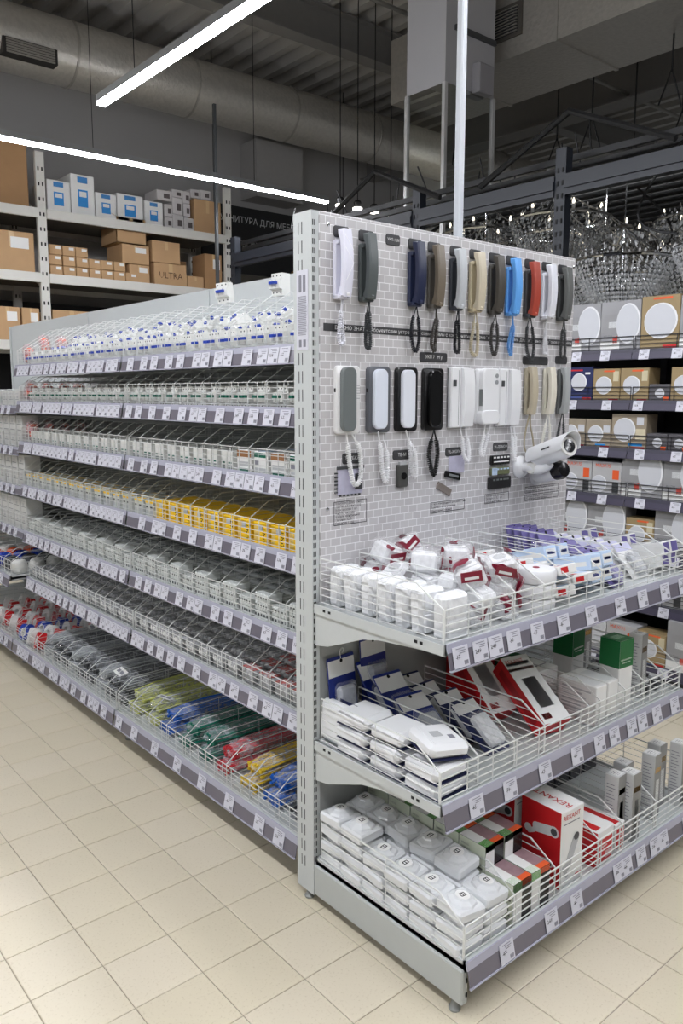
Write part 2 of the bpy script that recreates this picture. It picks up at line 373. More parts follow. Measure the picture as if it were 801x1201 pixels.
# ------------------------------------------------------------------ mirror clad column
cx, cy, cw, cd = 3.72, 2.89, .62, .44
r = thing('mirror_clad_column', 'square column with pale grey casing above and mirror cladding below', 'column', (cx, cy, 0))
inst('upper_casing', MB().bb(-.004, cw + .004, -.004, cd + .004, 4.23, 6.0).mesh('column_casing', M('column_casing_grey', (176, 175, 178), .6, 0, .03, 3)), r)
inst('column_core', MB().bb(.01, cw - .01, .01, cd - .01, 0, 4.23).mesh('column_core', dgrey), r)
mir = M('mirror_glass', (205, 208, 205), .015, 1.0, 0)
inst('mirror_panel', MB().bb(0, .01, .03, cd - .03, .1, 4.229).mesh('mirror_panel', mir), r)
inst('mirror_panel', MB().bb(.03, cw - .03, 0, .01, .1, 4.229).mesh('mirror_panel', mir), r)
trimm = M('aluminium_corner_trim', (205, 205, 204), .35, .3, 0)
for x, y in ((0, 0), (0, cd), (cw, 0), (cw, cd)):
    inst('corner_trim', MB().box((x, y, 2.115), (.034, .034, 4.228)).mesh('corner_trim', trimm), r)
inst('junction_box', MB().rbox((.42, -.05, 4.33), (.2, .09, .24), .012).mesh('junction_box', M('junction_box_grey', (150, 148, 152), .5, 0, .03)), r)
inst('cable_shelf', MB().bb(.1, cw, -.03, -.004, 4.66, 4.7).mesh('cable_shelf', dgrey), r)
# white power pole
r = thing('white_power_pole', 'tall slim white power pole rising behind the end display board', 'pole', (.87, .2, 0))
inst('pole_tube', MB().rbox((0, 0, 3.0), (.03, .03, 6.0), .005).mesh('pole_tube', M('pole_white', (200, 204, 210), .4, 0, .02)), r)
inst('pole_foot', MB().rbox((0, 0, .012), (.08, .08, .02), .004).mesh('pole_foot', steel), r)
# ------------------------------------------------------------------ white storage rack on the back wall
rackm = M('rack_white_steel', (214, 212, 206), .5, 0, .04, 10); rackd = M('rack_decking_dark', (70, 68, 66), .7, 0, .05)
RX0, RX1, RY = -.55, 3.95, 6.6
r = thing('storage_rack', 'white steel storage rack with cardboard cartons along the back wall', 'storage rack', (0, RY, 0))
ub = MB(); ub.bb(-.045, .045, 0, .05, 0, 4.12)
for k in range(26):
    for s_ in (-.02, .02): ub.box((s_, -.001, .2 + k * .15 + (.0 if s_ < 0 else .0)), (.014, .006, .035), 1)
ume = ub.mesh('rack_upright', [rackm, slotm])
for x in (1.68, RX1, RX0 - .0):
    for y in (0, .85): inst('rack_upright', ume, r, (x, y, 0))
    b = MB()
    for k in range(5): b.wire((x, .05, .5 + k * .75), (x, .85, .9 + k * .75), .012)
    inst('upright_brace', b.mesh('upright_brace', rackm), r)
for z in (3.50, 2.85, 2.15, 1.2):
    for y in (-.02, .87):
        for a, c in ((RX0 + .045, 1.635), (1.725, RX1 - .045)): inst('rack_beam', MB().bb(a, c, y, y + .04, z - .04, z + .055).mesh('rack_beam', rackm), r)
    inst('rack_deck', MB().bb(RX0, RX1, .02, .87, z + .015, z + .05).mesh('rack_deck', M('rack_deck_wood', (120, 116, 108), .7, 0, .06)), r)
inst('rack_back_sheet', MB().bb(RX0, RX1, .93, .94, 1.2, 2.7).mesh('rack_back_sheet', M('dark_back_sheet', (30, 30, 32), .8, 0, 0)), r)
def carton(label, x, z, wd, h, dp=.4, mt=cardb, rz=0, sticker=True, group=None, y=RY + .05, name='cardboard_box', tp=True, text=None, openlid=False):
    o = thing(name, label, 'box', (x + wd / 2, y + dp / 2, z), (0, 0, rz), group)
    b = MB()
    if openlid:
        t = .008; b.bb(-wd / 2, wd / 2, -dp / 2, -dp / 2 + t, 0, h); b.bb(-wd / 2, wd / 2, dp / 2 - t, dp / 2, 0, h); b.bb(-wd / 2, -wd / 2 + t, -dp / 2, dp / 2, 0, h); b.bb(wd / 2 - t, wd / 2, -dp / 2, dp / 2, 0, h); b.bb(-wd / 2, wd / 2, -dp / 2, dp / 2, 0, t)
    else: b.rbox((0, 0, h / 2), (wd, dp, h), .005)
    inst('carton_body', b.mesh('carton_body', mt), o)
    if openlid:
        inst('flap', MB().box((-wd * .25, 0, 0), (wd * .5, dp, .006), 0, TR(-wd / 2, 0, h, ry=.35)).mesh('flap', mt), o)
        inst('flap', MB().box((wd * .22, 0, 0), (wd * .45, dp, .006), 0, TR(wd / 2, 0, h, ry=1.2)).mesh('flap', mt), o)
    if tp: inst('packing_tape', MB().box((0, -dp / 2 - .0012, h * .8), (wd * .12, .002, h * .38)).mesh('packing_tape', tape), o)
    if sticker: inst('paper_sticker', MB().box((wd * .18, -dp / 2 - .0016, h * .72), (wd * .4, .002, h * .28)).mesh('paper_sticker', paper), o)
    if text:
        b = MB(); b.mesh_in(T(text, .1), TR(0, -dp / 2 - .003, h * .45) @ FRONT); inst('lettering', b.mesh('lettering', M('box_ink', (84, 58, 36), .7, 0, 0)), o)
    return o
ZT, ZM, ZL = 3.556, 2.906, 2.206
carton('big brown carton at the left end of the top rack level', .95, ZT, .62, .66, .6, cardd, sticker=False)
WG = 'white cartons with blue print on the top rack level'
for k, (x, wd, h, nm) in enumerate(((1.76, .25, .32, 'leftmost'), (2.02, .26, .42, 'tallest, second from left'), (2.29, .24, .27, 'third from left, short'), (2.54, .31, .30, 'widest, fourth from left'), (2.87, .23, .27, 'rightmost, narrow'))):
    o = carton('white carton with blue printed panel on top rack level, ' + nm, x, ZT, wd, h, .4, paper, 0, False, WG, tp=False, name='white_carton')
    inst('blue_print', MB().box((0, -.2012, h * .42), (wd * .42, .002, h * .42)).mesh('blue_print', cyanp), o)
    inst('blue_print', MB().box((0, -.2012, h * .87), (wd * .42, .002, h * .15)).mesh('blue_print', M('mid_blue_print', (60, 128, 190), .45, 0, .1)), o)
    inst('white_panel', MB().box((0, -.2032, h * .52), (wd * .3, .002, h * .13)).mesh('white_panel', paper), o)
lgc = M('small_grey_carton', (196, 192, 192), .5, 0, .1, 9)
sb = ((3.12, 0, .1, .13), (3.12, .13, .1, .14), (3.03, .30, .19, .12), (3.225, 0, .14, .17), (3.225, .17, .13, .19), (3.22, .36, .14, .09), (3.37, .16, .09, .15), (3.37, 0, .13, .155), (3.36, .31, .1, .14), (3.47, .39, .12, .1), (3.6, .39, .14, .11))
for k, (x, dz, wd, h) in enumerate(sb):
    o = carton('small grey printed carton, %s of the pile right of the white cartons' % ORD[k], x, ZT + dz, wd, h - .004, .3, lgc, 0, False, 'small grey cartons piled on the top rack level', tp=False, name='small_carton')
    inst('dark_print', MB().box((wd * .15, -.1512, h * .45), (wd * .4, .002, h * .4)).mesh('dark_print', M('dark_carton_print', (84, 76, 76), .5, 0, .2)), o)
carton('small grey printed carton hidden under the raised one beside the white cartons', 3.1, ZT + .0, .01, .01, .05, lgc, 0, False, None, tp=False, name='small_carton') if False else None
carton('tall brown carton under the end of the long light on the top rack level', 3.51, ZT, .37, .385, .3, cardb, sticker=False)
carton('brown carton far left on the middle rack level', .8, ZM, .33, .40, .5, cardb); carton('brown carton touching the rack upright on the middle level', 1.14, ZM, .46, .40, .5, cardb)
for c in range(7):
    for l in range((3, 3, 3, 2, 2, 2, 1)[c]):
        carton('small brown carton with white sticker, column %s from the upright, %s from the bottom' % (ORD[c], ORD[l]), 1.755 + c * .144, ZM + l * .106, .136, .102, .3, cardb, random.uniform(-.03, .03), True, 'small brown cartons with white stickers', tp=False)
carton('open brown carton with raised flaps on the middle rack level', 2.52, ZM + .42, .36, .28, .4, cardb, 0, False, None, tp=True, openlid=True)
carton('brown carton under the open carton', 2.66, ZM, .25, .2, .4, cardb, sticker=True); carton('brown carton in the middle of the stack under the open carton', 2.58, ZM + .205, .33, .21, .4, cardb)
carton('brown carton marked ULTRA on the middle rack level', 2.97, ZM, .42, .25, .4, cardb, 0, False, text='ULTRA'); carton('brown carton stacked on the carton marked ULTRA', 2.95, ZM + .255, .36, .24, .38, cardb, 0, False)
carton('low brown carton right of the carton marked ULTRA', 3.4, ZM, .22, .14, .3, cardb, 0, False)
carton('tall brown carton far right on the middle rack level', 3.64, ZM, .24, .42, .3, cardd, 0, True); carton('brown carton behind the low one on the middle rack level', 3.38, ZM, .22, .36, .3, cardd, 0, False, y=RY + .42)
for k, (x, wd) in enumerate(((.72, .42), (1.16, .26), (1.44, .18), (1.76, .42))):
    carton('brown carton on the lower rack level, %s from the left' % ORD[k], x, ZL, wd, .34, .5, cardb, 0, k < 3, 'brown cartons on the lower rack level')
for k, (x, z, wd, h) in enumerate(((-.45, ZT, .5, .4), (.1, ZT, .6, .5), (-.45, ZM, .55, .36), (.2, ZM, .5, .4), (-.4, ZL, .5, .34), (.2, ZL, .45, .34))):
    carton('brown carton near the far left end of the rack, %s of those' % ORD[k], x, z, wd, h, .5, cardb, 0, True, 'brown cartons at the far left of the rack')
# black aisle sign
r = thing('aisle_sign', 'black hanging aisle sign with white Russian lettering beside the rack', 'sign', (5.3, 7.3, 3.25))
inst('sign_board', MB().bb(-1.3, 1.3, 0, .03, 0, .86).mesh('sign_board', M('sign_black', (26, 27, 29), .5, 0, 0)), r)
swm = M('sign_lettering_white', (196, 198, 200), .5, 0, 0)
b = MB(); b.mesh_in(T('ФУРНИТУРА ДЛЯ МЕБЕЛИ', .112, 'LEFT'), TR(-1.12, -.003, .69) @ FRONT); inst('lettering', b.mesh('lettering', swm), r)
b = MB(); b.mesh_in(T('ЧНАЯ ФУРНИТУРА', .112, 'LEFT'), TR(-.9, -.003, .38) @ FRONT); inst('lettering', b.mesh('lettering', swm), r)
for x in (-1.1, 1.1):
    b = MB(); b.wire((x, .015, .86), (x, .015, 2.7), .006); inst('suspension_cable', b.mesh('sign_cable', blackst), r)
# ------------------------------------------------------------------ navy pallet rack with chandeliers
NX = 3.1
r = thing('navy_pallet_rack', 'navy blue steel pallet rack framing the hanging chandelier display', 'pallet rack', (NX, 0, 0))
ub = MB(); ub.bb(0, .07, -.04, .04, 0, 3.24)
for k in range(36):
    for s_ in (-.018, .018): ub.box((-.001, s_, .3 + k * .08), (.006, .012, .03), 1)
ume = ub.mesh('rack_upright_navy', [navyst, slotm])
for y in (-1.3, 0.0, 1.30, 2.6, 3.9, 5.2):
    inst('rack_upright', ume, r, (0, y, 0))
for y0 in (-1.3, 0.0, 1.30, 2.6, 3.9):
    for x in (.0,):
        b = MB(); b.prism([(y0 + .042, 2.94), (y0 + 1.258, 2.94), (y0 + 1.258, 3.07), (y0 + .042, 3.07)], x - .01, x + .04); b.bb(x - .022, x - .01, y0 + .042, y0 + 1.258, 2.98, 3.03)
        inst('rack_beam', b.mesh('rack_beam_navy', navyst), r)
for y in (1.25, 3.07):
    b = MB(); b.tube([(0, y + .72, 3.12), (0, y, 3.45), (0, y - .72, 3.12)], .022, 0, 6)
    inst('roof_brace', b.mesh('roof_brace', blackst), r)
inst('thin_post', MB().box((0, 5.5, 2.3), (.03, .03, 4.6)).mesh('thin_post', dgrey), r)
# black rails and cables over the chandeliers
for k in range(13):
    x = 3.3 + k * .2
    o = thing('ceiling_rail', 'black rail of the grid above the chandeliers, %s from the aisle' % ORD[k], 'rail', (x, 0, 3.2 + .0 * k), (0, 0, 0), 'black rails above the chandeliers')
    inst('rail_bar', MB().bb(-.016, .016, -1.3, 5.6, 0, .04).mesh('rail_bar', blackst), o)
    for y in (-.6, .4, 1.4, 2.4, 3.4, 4.4):
        yy = y + random.uniform(-.3, .3); b = MB(); b.wire((0, yy, .04), (random.uniform(-.1, .1), yy + random.uniform(-.1, .1), .25), .006); inst('rail_clip', b.mesh('rail_clip', blackst), o)
for k in range(12):
    x = 3.25 + random.random() * 1.2; y = -.1 + k * .38
    b = MB(); a = random.uniform(.12, .3); s_ = random.choice((-1, 1)); P = [(x + .04 * math.sin(t * 3), y + s_ * a * math.sin(t * PI), 3.2 - .55 * t - .1 * math.sin(t * PI)) for t in [q / 10 for q in range(11)]]
    tag(inst('hanging_cable', b.tube(P, .009, 0, 5).mesh('hanging_cable', blackst)), 'black looping power cable hanging among chandeliers, %s from the near end' % ORD[k], 'cable', 'cables among the chandeliers')
# chandeliers
crystal = M('cut_crystal', (212, 214, 216), .06, .72, .15, 60, spec=1.0); crystd = M('smoky_crystal', (110, 108, 106), .08, .8, .1, 60, spec=1.0)
bulbm = M('candle_bulb_glow', (255, 246, 226), .4, 0, 0, emit=1.6)
def octa(b, c, r_, h, mi=0):
    x, y, z = c; g = random.random() * 1.5
    vs = [(x + r_ * math.cos(g + k * PI / 2), y + r_ * math.sin(g + k * PI / 2), z) for k in range(4)] + [(x, y, z + h), (x, y, z - h)]
    b.add(vs, [(k, (k + 1) % 4, 4) for k in range(4)] + [((k + 1) % 4, k, 5) for k in range(4)], mi)
def chand_meshes(seed, R, tiers, H, nb):
    random.seed(seed)
    fr = MB(); fr.wire((0, 0, 0), (0, 0, -H), .008, 0, 6); fr.lathe([(.01, -.02), (.06, -.02), (.05, .0)], 10)
    for t in range(tiers):
        rr = R * (1 - .28 * t); z = -H * .55 - t * .1; P = [(rr * math.cos(2 * PI * k / 18), rr * math.sin(2 * PI * k / 18), z) for k in range(19)]
        fr.tube(P, .011, 0, 5, False)
        for k in range(4): g = k * PI / 2 + t; fr.tube([(0, 0, z + .22), (rr * .5 * math.cos(g), rr * .5 * math.sin(g), z + .1), (rr * math.cos(g), rr * math.sin(g), z)], .006, 0, 4)
    cr = MB()
    for t in range(tiers):
        rr = R * (1 - .28 * t); n = int(46 - 8 * t); z = -H * .55 - t * .1
        for k in range(n):
            g = 2 * PI * k / n; L_ = 5 + int(6 * (1 - t * .2) * random.random() + 3)
            for q in range(L_): octa(cr, ((rr - .012 * q) * math.cos(g), (rr - .012 * q) * math.sin(g), z - .025 - q * .026), .007 + .005 * random.random(), .0135)
    for k in range(130):
        g = random.random() * 6.28; q = random.random() ** .5 * R; octa(cr, (q * math.cos(g), q * math.sin(g), -H * .55 + random.uniform(-.18, .24) * (1.1 - q / R)), .009, .017)
    bl = []
    for k in range(nb):
        g = 2 * PI * k / nb; bl.append((R * .8 * math.cos(g), R * .8 * math.sin(g), -H * .55 + .06))
    return fr, cr, bl
cd_ = MB(); cd_.lathe([(.01, -.06), (.012, 0)], 8); candle = cd_.mesh('candle_sleeve', white)
bd = MB(); bd.lathe([(.006, 0), (.012, .012), (.008, .03), (.002, .042)], 8); bulb = bd.mesh('candle_bulb', bulbm, True)
kinds = []
for k, (R, t, H, nb, fm) in enumerate(((.30, 3, .55, 5, chrome), (.36, 2, .5, 6, chrome), (.24, 3, .6, 4, gold), (.40, 3, .7, 8, chrome))):
    fr, cr, bl = chand_meshes(20 + k, R, t, H, nb); kinds.append((fr.mesh('chandelier_frame', fm), cr.mesh('crystal_drops', crystal if k != 2 else crystd), bl))
random.seed(5)
pos = [(3.7, -.4), (3.7, .4), (3.7, 1.7), (3.7, 2.4), (4.5, -.7), (4.5, .15), (4.5, 1.0), (4.5, 1.85), (4.9, 2.6), (5.3, -.3), (5.3, .55), (5.3, 1.4), (5.5, 2.0), (5.7, 3.1), (3.7, 3.75), (4.5, 3.75), (3.7, 4.6), (4.5, 4.6)]
wd_ = ('silver', 'wide silver', 'smoky brass', 'large silver')
for k, (x, y) in enumerate(pos):
    q = random.randrange(4); fr, cr, bl = kinds[q]; drop = 0
    r = thing('crystal_chandelier', '%s crystal chandelier, %s of the display, hanging in the %s row' % (wd_[q], ORD[k], 'front' if x < 4 else ('middle' if x < 5 else 'back')), 'chandelier', (x, y, 3.2 + drop), (0, 0, random.random() * 3), 'crystal chandeliers on the racks')
    inst('chandelier_frame', fr, r); o = inst('crystal_drops', cr, r); o['kind'] = 'stuff'
    for c in bl:
        a = inst('candle_sleeve', candle, r, c); inst('candle_bulb', bulb, a)
# low crystal wall lamps display just above the shelf: dense row of drop lamps
fr, cr, bl = chand_meshes(77, .33, 4, .42, 0); dmf = fr.mesh('lamp_frame', chrome); dmc = cr.mesh('lamp_crystals', M('bright_cut_crystal', (232, 234, 236), .08, .4, .2, 60, spec=1.0))
for k in range(6):
    r = thing('crystal_ceiling_lamp', 'low crystal-fringed lamp above the panel light boxes, %s from the aisle end' % ORD[k], 'lamp', (3.55 + .35 * (k % 2), -.35 + k * .36, 2.78), (0, 0, k), 'low crystal-fringed lamps')
    inst('lamp_frame', dmf, r); o = inst('lamp_crystals', dmc, r); o['kind'] = 'stuff'
    b = MB(); b.wire((0, 0, 0), (0, 0, .42), .005); inst('suspension_chain', b.mesh('suspension_chain', chrome), r)
# pale display wall behind the chandeliers
struct('wall_right', MB().bb(6.1, 6.2, -4, 7.9, -.06, 3.15).mesh('wall_right', M('display_wall_grey', (78, 76, 76), .8, 0, .15, 2)), label='grey display wall behind the chandeliers')
random.seed(3)
# ------------------------------------------------------------------ shelves with wire baskets and price rails
tagms = []
for k, s_ in enumerate(('79', '8', '47', '138', '17', '65', '249', '31')):
    b = MB(); W_, H_ = .06, .056; b.box((0, 0, 0), (W_, .0016, H_), 0)
    b.mesh_in(T(s_, .017), TR(-.011, -.0012, .0) @ FRONT, 1)
    for q in range(3): b.box((.006 if q else 0, -.0011, .022 - q * .006), (.034 - q * .006, .0008, .0018), 2)
    for q in range(6): b.box((.010 + q * .0028, -.0011, -.017), (.0012, .0008, .011), 2)
    b.box((-.011, -.0011, -.001), (.02, .0006, .0008), 1)
    tagms.append(b.mesh('price_tag', [tagw, ink, inkg]))
DIVC = {}
def divider_mesh(D, hf, hs, sl, nh, rw, mt):
    k = (D, hf, hs, sl, nh, rw)
    if k not in DIVC:
        b = MB(); yf = -D + .012; yb = -.02; ys = yf + sl; ro = rw * 1.3; rw = rw * .7
        b.wire((0, yf, 0), (0, yf, hf), ro); b.wire((0, yf, hf), (0, ys, hs), ro); b.wire((0, ys, hs), (0, yb, hs), ro); b.wire((0, yb, 0), (0, yb, hs), rw)
        for q in range(nh):
            z = .008 + q * (hs - .008) / nh
            y0 = yf if z <= hf else yf + sl * (z - hf) / (hs - hf)
            b.wire((0, y0, z), (0, yb, z), rw)
        ym = (yf + yb) / 2; b.wire((0, ym, 0), (0, ym, hs), rw)
        DIVC[k] = b.mesh('wire_divider', mt)
    return DIVC[k]
FRC = {}
def front_mesh(L, D, hf, nh, vs, rw, mt):
    k = (L, D, hf, nh, vs, rw)
    if k not in FRC:
        b = MB(); y = -D + .008
        for q in range(nh): b.wire((.006, y, .008 + q * (hf - .008) / (nh - 1)), (L - .006, y, .008 + q * (hf - .008) / (nh - 1)), rw * (1.3 if q == nh - 1 else 1))
        n = max(2, int(L / vs))
        for q in range(n + 1): b.wire((.006 + (L - .012) * q / n, y, 0), (.006 + (L - .012) * q / n, y, hf), rw)
        FRC[k] = b.mesh('wire_front', mt)
    return FRC[k]
def shelf(name, label, group, origin, rotz, L, D, hf, hs, sl, nh, nhf, vs, rw, divs, tags, rh=.066, bracket=None, mt=None, rails=(None, None), tray=None):
    mt = mt or wirem
    r = thing(name, label, 'shelf', origin, (0, 0, rotz), group)
    k = ('tray', L, D)
    if k not in FRC:
        b = MB(); b.bb(0, L, -D, 0, -.024, -.010); b.bb(0, .008, -D, 0, -.03, 0); b.bb(L - .008, L, -D, 0, -.03, 0); b.bb(0, L, -D, -D + .008, -.03, 0); b.bb(0, L, -.006, 0, -.03, 0)
        FRC[k] = b.mesh('shelf_tray', tray or steel)
    inst('shelf_tray', FRC[k], r)
    k = ('rail', L, D, rh, rails[0])
    if k not in FRC:
        b = MB(); y = -D - .002; o = .22 * rh
        b.prism([(y, .002), (y - .004, .002), (y - .004 - o * .3, -rh * .3), (y - o * .3, -rh * .3)], 0, L, 0)
        b.prism([(y - o * .3, -rh * .3), (y - .003 - o * .3, -rh * .3), (y - .003 - o, -rh), (y - o, -rh)], .002, L - .002, 1)
        b.prism([(y - o + .001, -rh), (y - .0065 - o, -rh), (y - .0065 - o, -rh + .004), (y - o + .001, -rh + .004)], 0, L, 0)
        FRC[k] = b.mesh('price_rail', [rails[0] or railtop, rails[1] or railbody])
    rl = inst('price_rail', FRC[k], r)
    for x in tags:
        inst('price_tag', random.choice(tagms), rl, (x, -D - .0085 - .22 * rh * .52, -rh * .52), (-.215, random.uniform(-.012, .012), 0))
    if hf: inst('wire_front', front_mesh(L, D, hf, nhf, vs, rw, mt), r)
    dm = divider_mesh(D, hf, hs, sl, nh, rw, mt) if hs else None
    for x in divs: inst('wire_divider', dm, r, (x, 0, 0))
    if bracket:
        k = ('br', D, bracket)
        if k not in FRC:
            h = bracket; b = MB(); b.prism([(0, 0), (0, -h), (-.06, -h * .93), (-.14, -h * .7), (-.22, -h * .47), (-.29, -h * .36), (-D + .08, -.034), (-D, -.032), (-D, 0)], 0, .006, 0)
            b.prism([(0, .0), (0, -.03), (-D, -.03), (-D, .0)], -.006, 0, 0)
            for yy in (-.05, -.075, -D + .08, -D + .10): b.box((-.0065, yy, -.013), (.001, .011, .008), 1)
            FRC[k] = b.mesh('shelf_bracket', [steel, slotm])
        inst('shelf_bracket', FRC[k], r, (0, 0, 0)); inst('shelf_bracket', FRC[k], r, (L, 0, 0), (0, 0, 0), (-1, 1, 1))
    return r
# ------------------------------------------------------------------ end display unit
W = 1.3485; H = 2.2
r = thing('end_display_unit', 'light grey steel end unit of the gondola with slotted uprights', 'display frame', (0, 0, 0))
b = MB(); b.bb(0, .0274, 0, .0867, .03, H)
for k in range(38):
    z = .13 + k * .0547
    for y in (.045, .062): b.box((-.0002, y, z), (.001, .0028, .036), 1)
for k in range(76):
    z = .155 + k * .0268
    for x in (.0055, .0125): b.box((x, -.0002, z), (.0034, .001, .0165), 1)
um = b.mesh('slotted_upright', [steel, slotm])
inst('slotted_upright', um, r); inst('slotted_upright', um, r, (W, 0, 0), (0, 0, 0), (-1, 1, 1))
for zz in (1.02, 1.56):   # panel seams
    pass
inst('back_panel', MB().bb(.0275, W - .0275, .012, .03, .1, .96).mesh('back_panel', M('back_panel_grey', (176, 179, 178), .5, 0, .03)), r)
inst('rear_panel', MB().bb(.0275, W - .0275, .066, .08, .1, H - .01).mesh('rear_panel', steel), r)
lg = MB(); lg.rbox((.013, -.318, .086), (.026, .636, .104), .004)
for z in (.062, .104): lg.box((.018, -.6365, z), (.006, .002, .013), 1)
lgm = lg.mesh('base_leg', [steel_pl, slotm])
inst('base_leg', lgm, r); inst('base_leg', lgm, r, (W, 0, 0), (0, 0, 0), (-1, 1, 1))
ft = MB(); ft.lathe([(.016, 0), (.017, .006), (.011, .013), (.007, .034)], 12); ftm = ft.mesh('levelling_foot', M('foot_zinc', (150, 152, 150), .4, .6, 0), True)
for x in (.014, W - .014):
    for y in (-.6, .04): inst('levelling_foot', ftm, r, (x, y, 0))
b = MB(); b.plate(.056, .235, .001, .003, 0)
ins = inst('instruction_sticker', b.mesh('instruction_sticker', tagw), r, (-.0006, .043, 1.915), (0, 0, -PI / 2))
b = MB()
for q in range(26): b.box((random.uniform(-.002, .002), -.0015, .04 - q * .0045), (.04, .0006, .0016))
for q in range(2): b.plate(.013, .05, .0006, .003, 0, TR(-.01 + q * .02, -.001, .078))
b.box((-.01, -.0014, -.098), (.012, .0006, .022)); b.box((.011, -.0014, -.098), (.012, .0006, .022)); inst('sticker_print', b.mesh('sticker_print', inkg), ins)
# --- brick printed board
def brick_print():
    m = bpy.data.materials.new('printed_brick_pattern'); m.use_nodes = True; nt = m.node_tree; bs = nt.nodes['Principled BSDF']; bs.inputs['Roughness'].default_value = .35
    tc = nt.nodes.new('ShaderNodeTexCoord'); sp = nt.nodes.new('ShaderNodeSeparateXYZ'); cb = nt.nodes.new('ShaderNodeCombineXYZ'); bk = nt.nodes.new('ShaderNodeTexBrick')
    nt.links.new(tc.outputs['Object'], sp.inputs[0]); nt.links.new(sp.outputs[0], cb.inputs[0]); nt.links.new(sp.outputs[2], cb.inputs[1]); nt.links.new(cb.outputs[0], bk.inputs['Vector'])
    bk.offset = .5; bk.inputs['Color1'].default_value = L3((198, 196, 197)); bk.inputs['Color2'].default_value = L3((187, 184, 186)); bk.inputs['Mortar'].default_value = L3((240, 240, 241))
    bk.inputs['Scale'].default_value = 1.0; bk.inputs['Brick Width'].default_value = .0406; bk.inputs['Row Height'].default_value = .0250; bk.inputs['Mortar Size'].default_value = .0012; bk.inputs['Mortar Smooth'].default_value = .2; bk.inputs['Bias'].default_value = -.1
    nt.links.new(bk.outputs['Color'], bs.inputs['Base Color']); return m
BX = (.030, W - .003); BZ = (.965, 2.2)
bd = thing('brick_print_board', 'pale grey brick-patterned display board carrying the intercom handsets', 'display board', (BX[0], 0, BZ[0]))
bw, bh = BX[1] - BX[0], BZ[1] - BZ[0]
inst('board_panel', MB().rbox((bw / 2, .002, bh / 2), (bw, .012, bh), .003).mesh('board_panel', brick_print()), bd)
def onb(x, z): return (x - BX[0], -.0042, z - BZ[0])
signb = M('sign_plate_charcoal', (58, 58, 60), .45, 0, .04); lett = M('white_lettering', (226, 226, 226), .5, 0, 0); framei = M('thin_frame_ink', (58, 56, 60), .6, 0, 0)
o = inst('notice_strip', MB().bb(.012, bw - .004, -.0012, 0, -.0115, .0115).mesh('notice_strip', signb), bd, (0, -.004, 1.866 - BZ[0]))
b = MB(); b.mesh_in(T('ВАЖНО ЗНАТЬ! Абонентские устройства совместимы с координатными домофонными системами. Для цифровых домофонов уточняйте модель', .0166, 'LEFT'), TR(.055, -.0018, 0) @ FRONT @ Matrix.Diagonal((1.12, 1, 1, 1))); inst('lettering', b.mesh('lettering', lett), o)
def plate_sign(x, z, w_, h_, text=None, ts=.016):
    b = MB(); b.plate(w_, h_, .003, .008); o = inst('sign_plate', b.mesh('sign_plate', signb), bd, onb(x, z))
    if text: b = MB(); b.mesh_in(T(text, ts), TR(0, -.0036, 0) @ FRONT); inst('lettering', b.mesh('lettering', lett), o)
hooks = [.076, .177, .392, .484, .593, .694, .800, .897, 1.009, 1.115, 1.22]
for x in hooks: plate_sign(x + .036, 2.149, .062, .034)
plate_sign(.328, 2.151, .062, .034, 'УКП-12М', .0125); plate_sign(.525, 1.789, .136, .032, 'УКП 7   M у', .016)
plate_sign(1.10, 1.792, .16, .03); plate_sign(1.27, 1.798, .08, .03)
plate_sign(.156, 1.464, .078, .034, 'ТРУБКА', .016); plate_sign(.378, 1.464, .082, .032, 'ТЕ-М', .016); plate_sign(.637, 1.462, .085, .03, 'VL-XXXV', .015); plate_sign(.9, 1.468, .086, .032, 'VL-ДОМОФ', .014)
def framed(x0, x1, z0, z1, lines):
    b = MB(); t = .002; w_, h_ = x1 - x0, z1 - z0
    b.bb(0, w_, 0, .0006, 0, t); b.bb(0, w_, 0, .0006, h_ - t, h_); b.bb(0, t, 0, .0006, 0, h_); b.bb(w_ - t, w_, 0, .0006, 0, h_)
    n = len(lines)
    for i, s_ in enumerate(lines):
        me = T(s_, .0108, 'LEFT'); b.mesh_in(me, TR(.006, 0, h_ - (i + .6) * (h_ / (n + .2))) @ FRONT)
    inst('printed_note', b.mesh('printed_note', framei), bd, (x0 - BX[0], -.0047, z0 - BZ[0]))
framed(.083, .222, 1.254, 1.33, ['Комплект домофона:', 'Трубка абонентская', 'Блок вызова 1 шт.', 'Кнопка выхода', 'Кабель монтажный', 'Питание 12 В', 'Гарантия 1 год'])
framed(.523, .703, 1.25, 1.289, ['Ключ электронный для домофона', 'Брелок 5 шт. в упаковке', 'Цвет серый, чёрный']); framed(.818, .961, 1.257, 1.294, ['Контроллер доступа', 'Питание 12 В, 1 шт.', 'Замок накладной'])
framed(1.063, 1.286, 1.278, 1.303, ['Камера видеонаблюдения уличная', 'Разрешение 2 Мп, ИК 20 м']); framed(1.063, 1.286, 1.247, 1.271, ['Камера видеонаблюдения муляж', 'С мигающим светодиодом'])
for x, z in ((.06, 2.165), (.056, 1.31), (1.33, 2.165)):
    b = MB(); b.lathe([(.006, 0), (.006, .002), (.003, .003)], 8, 0, TR(rx=PI / 2)); inst('screw', b.mesh('screw', chrome), bd, onb(x, z))
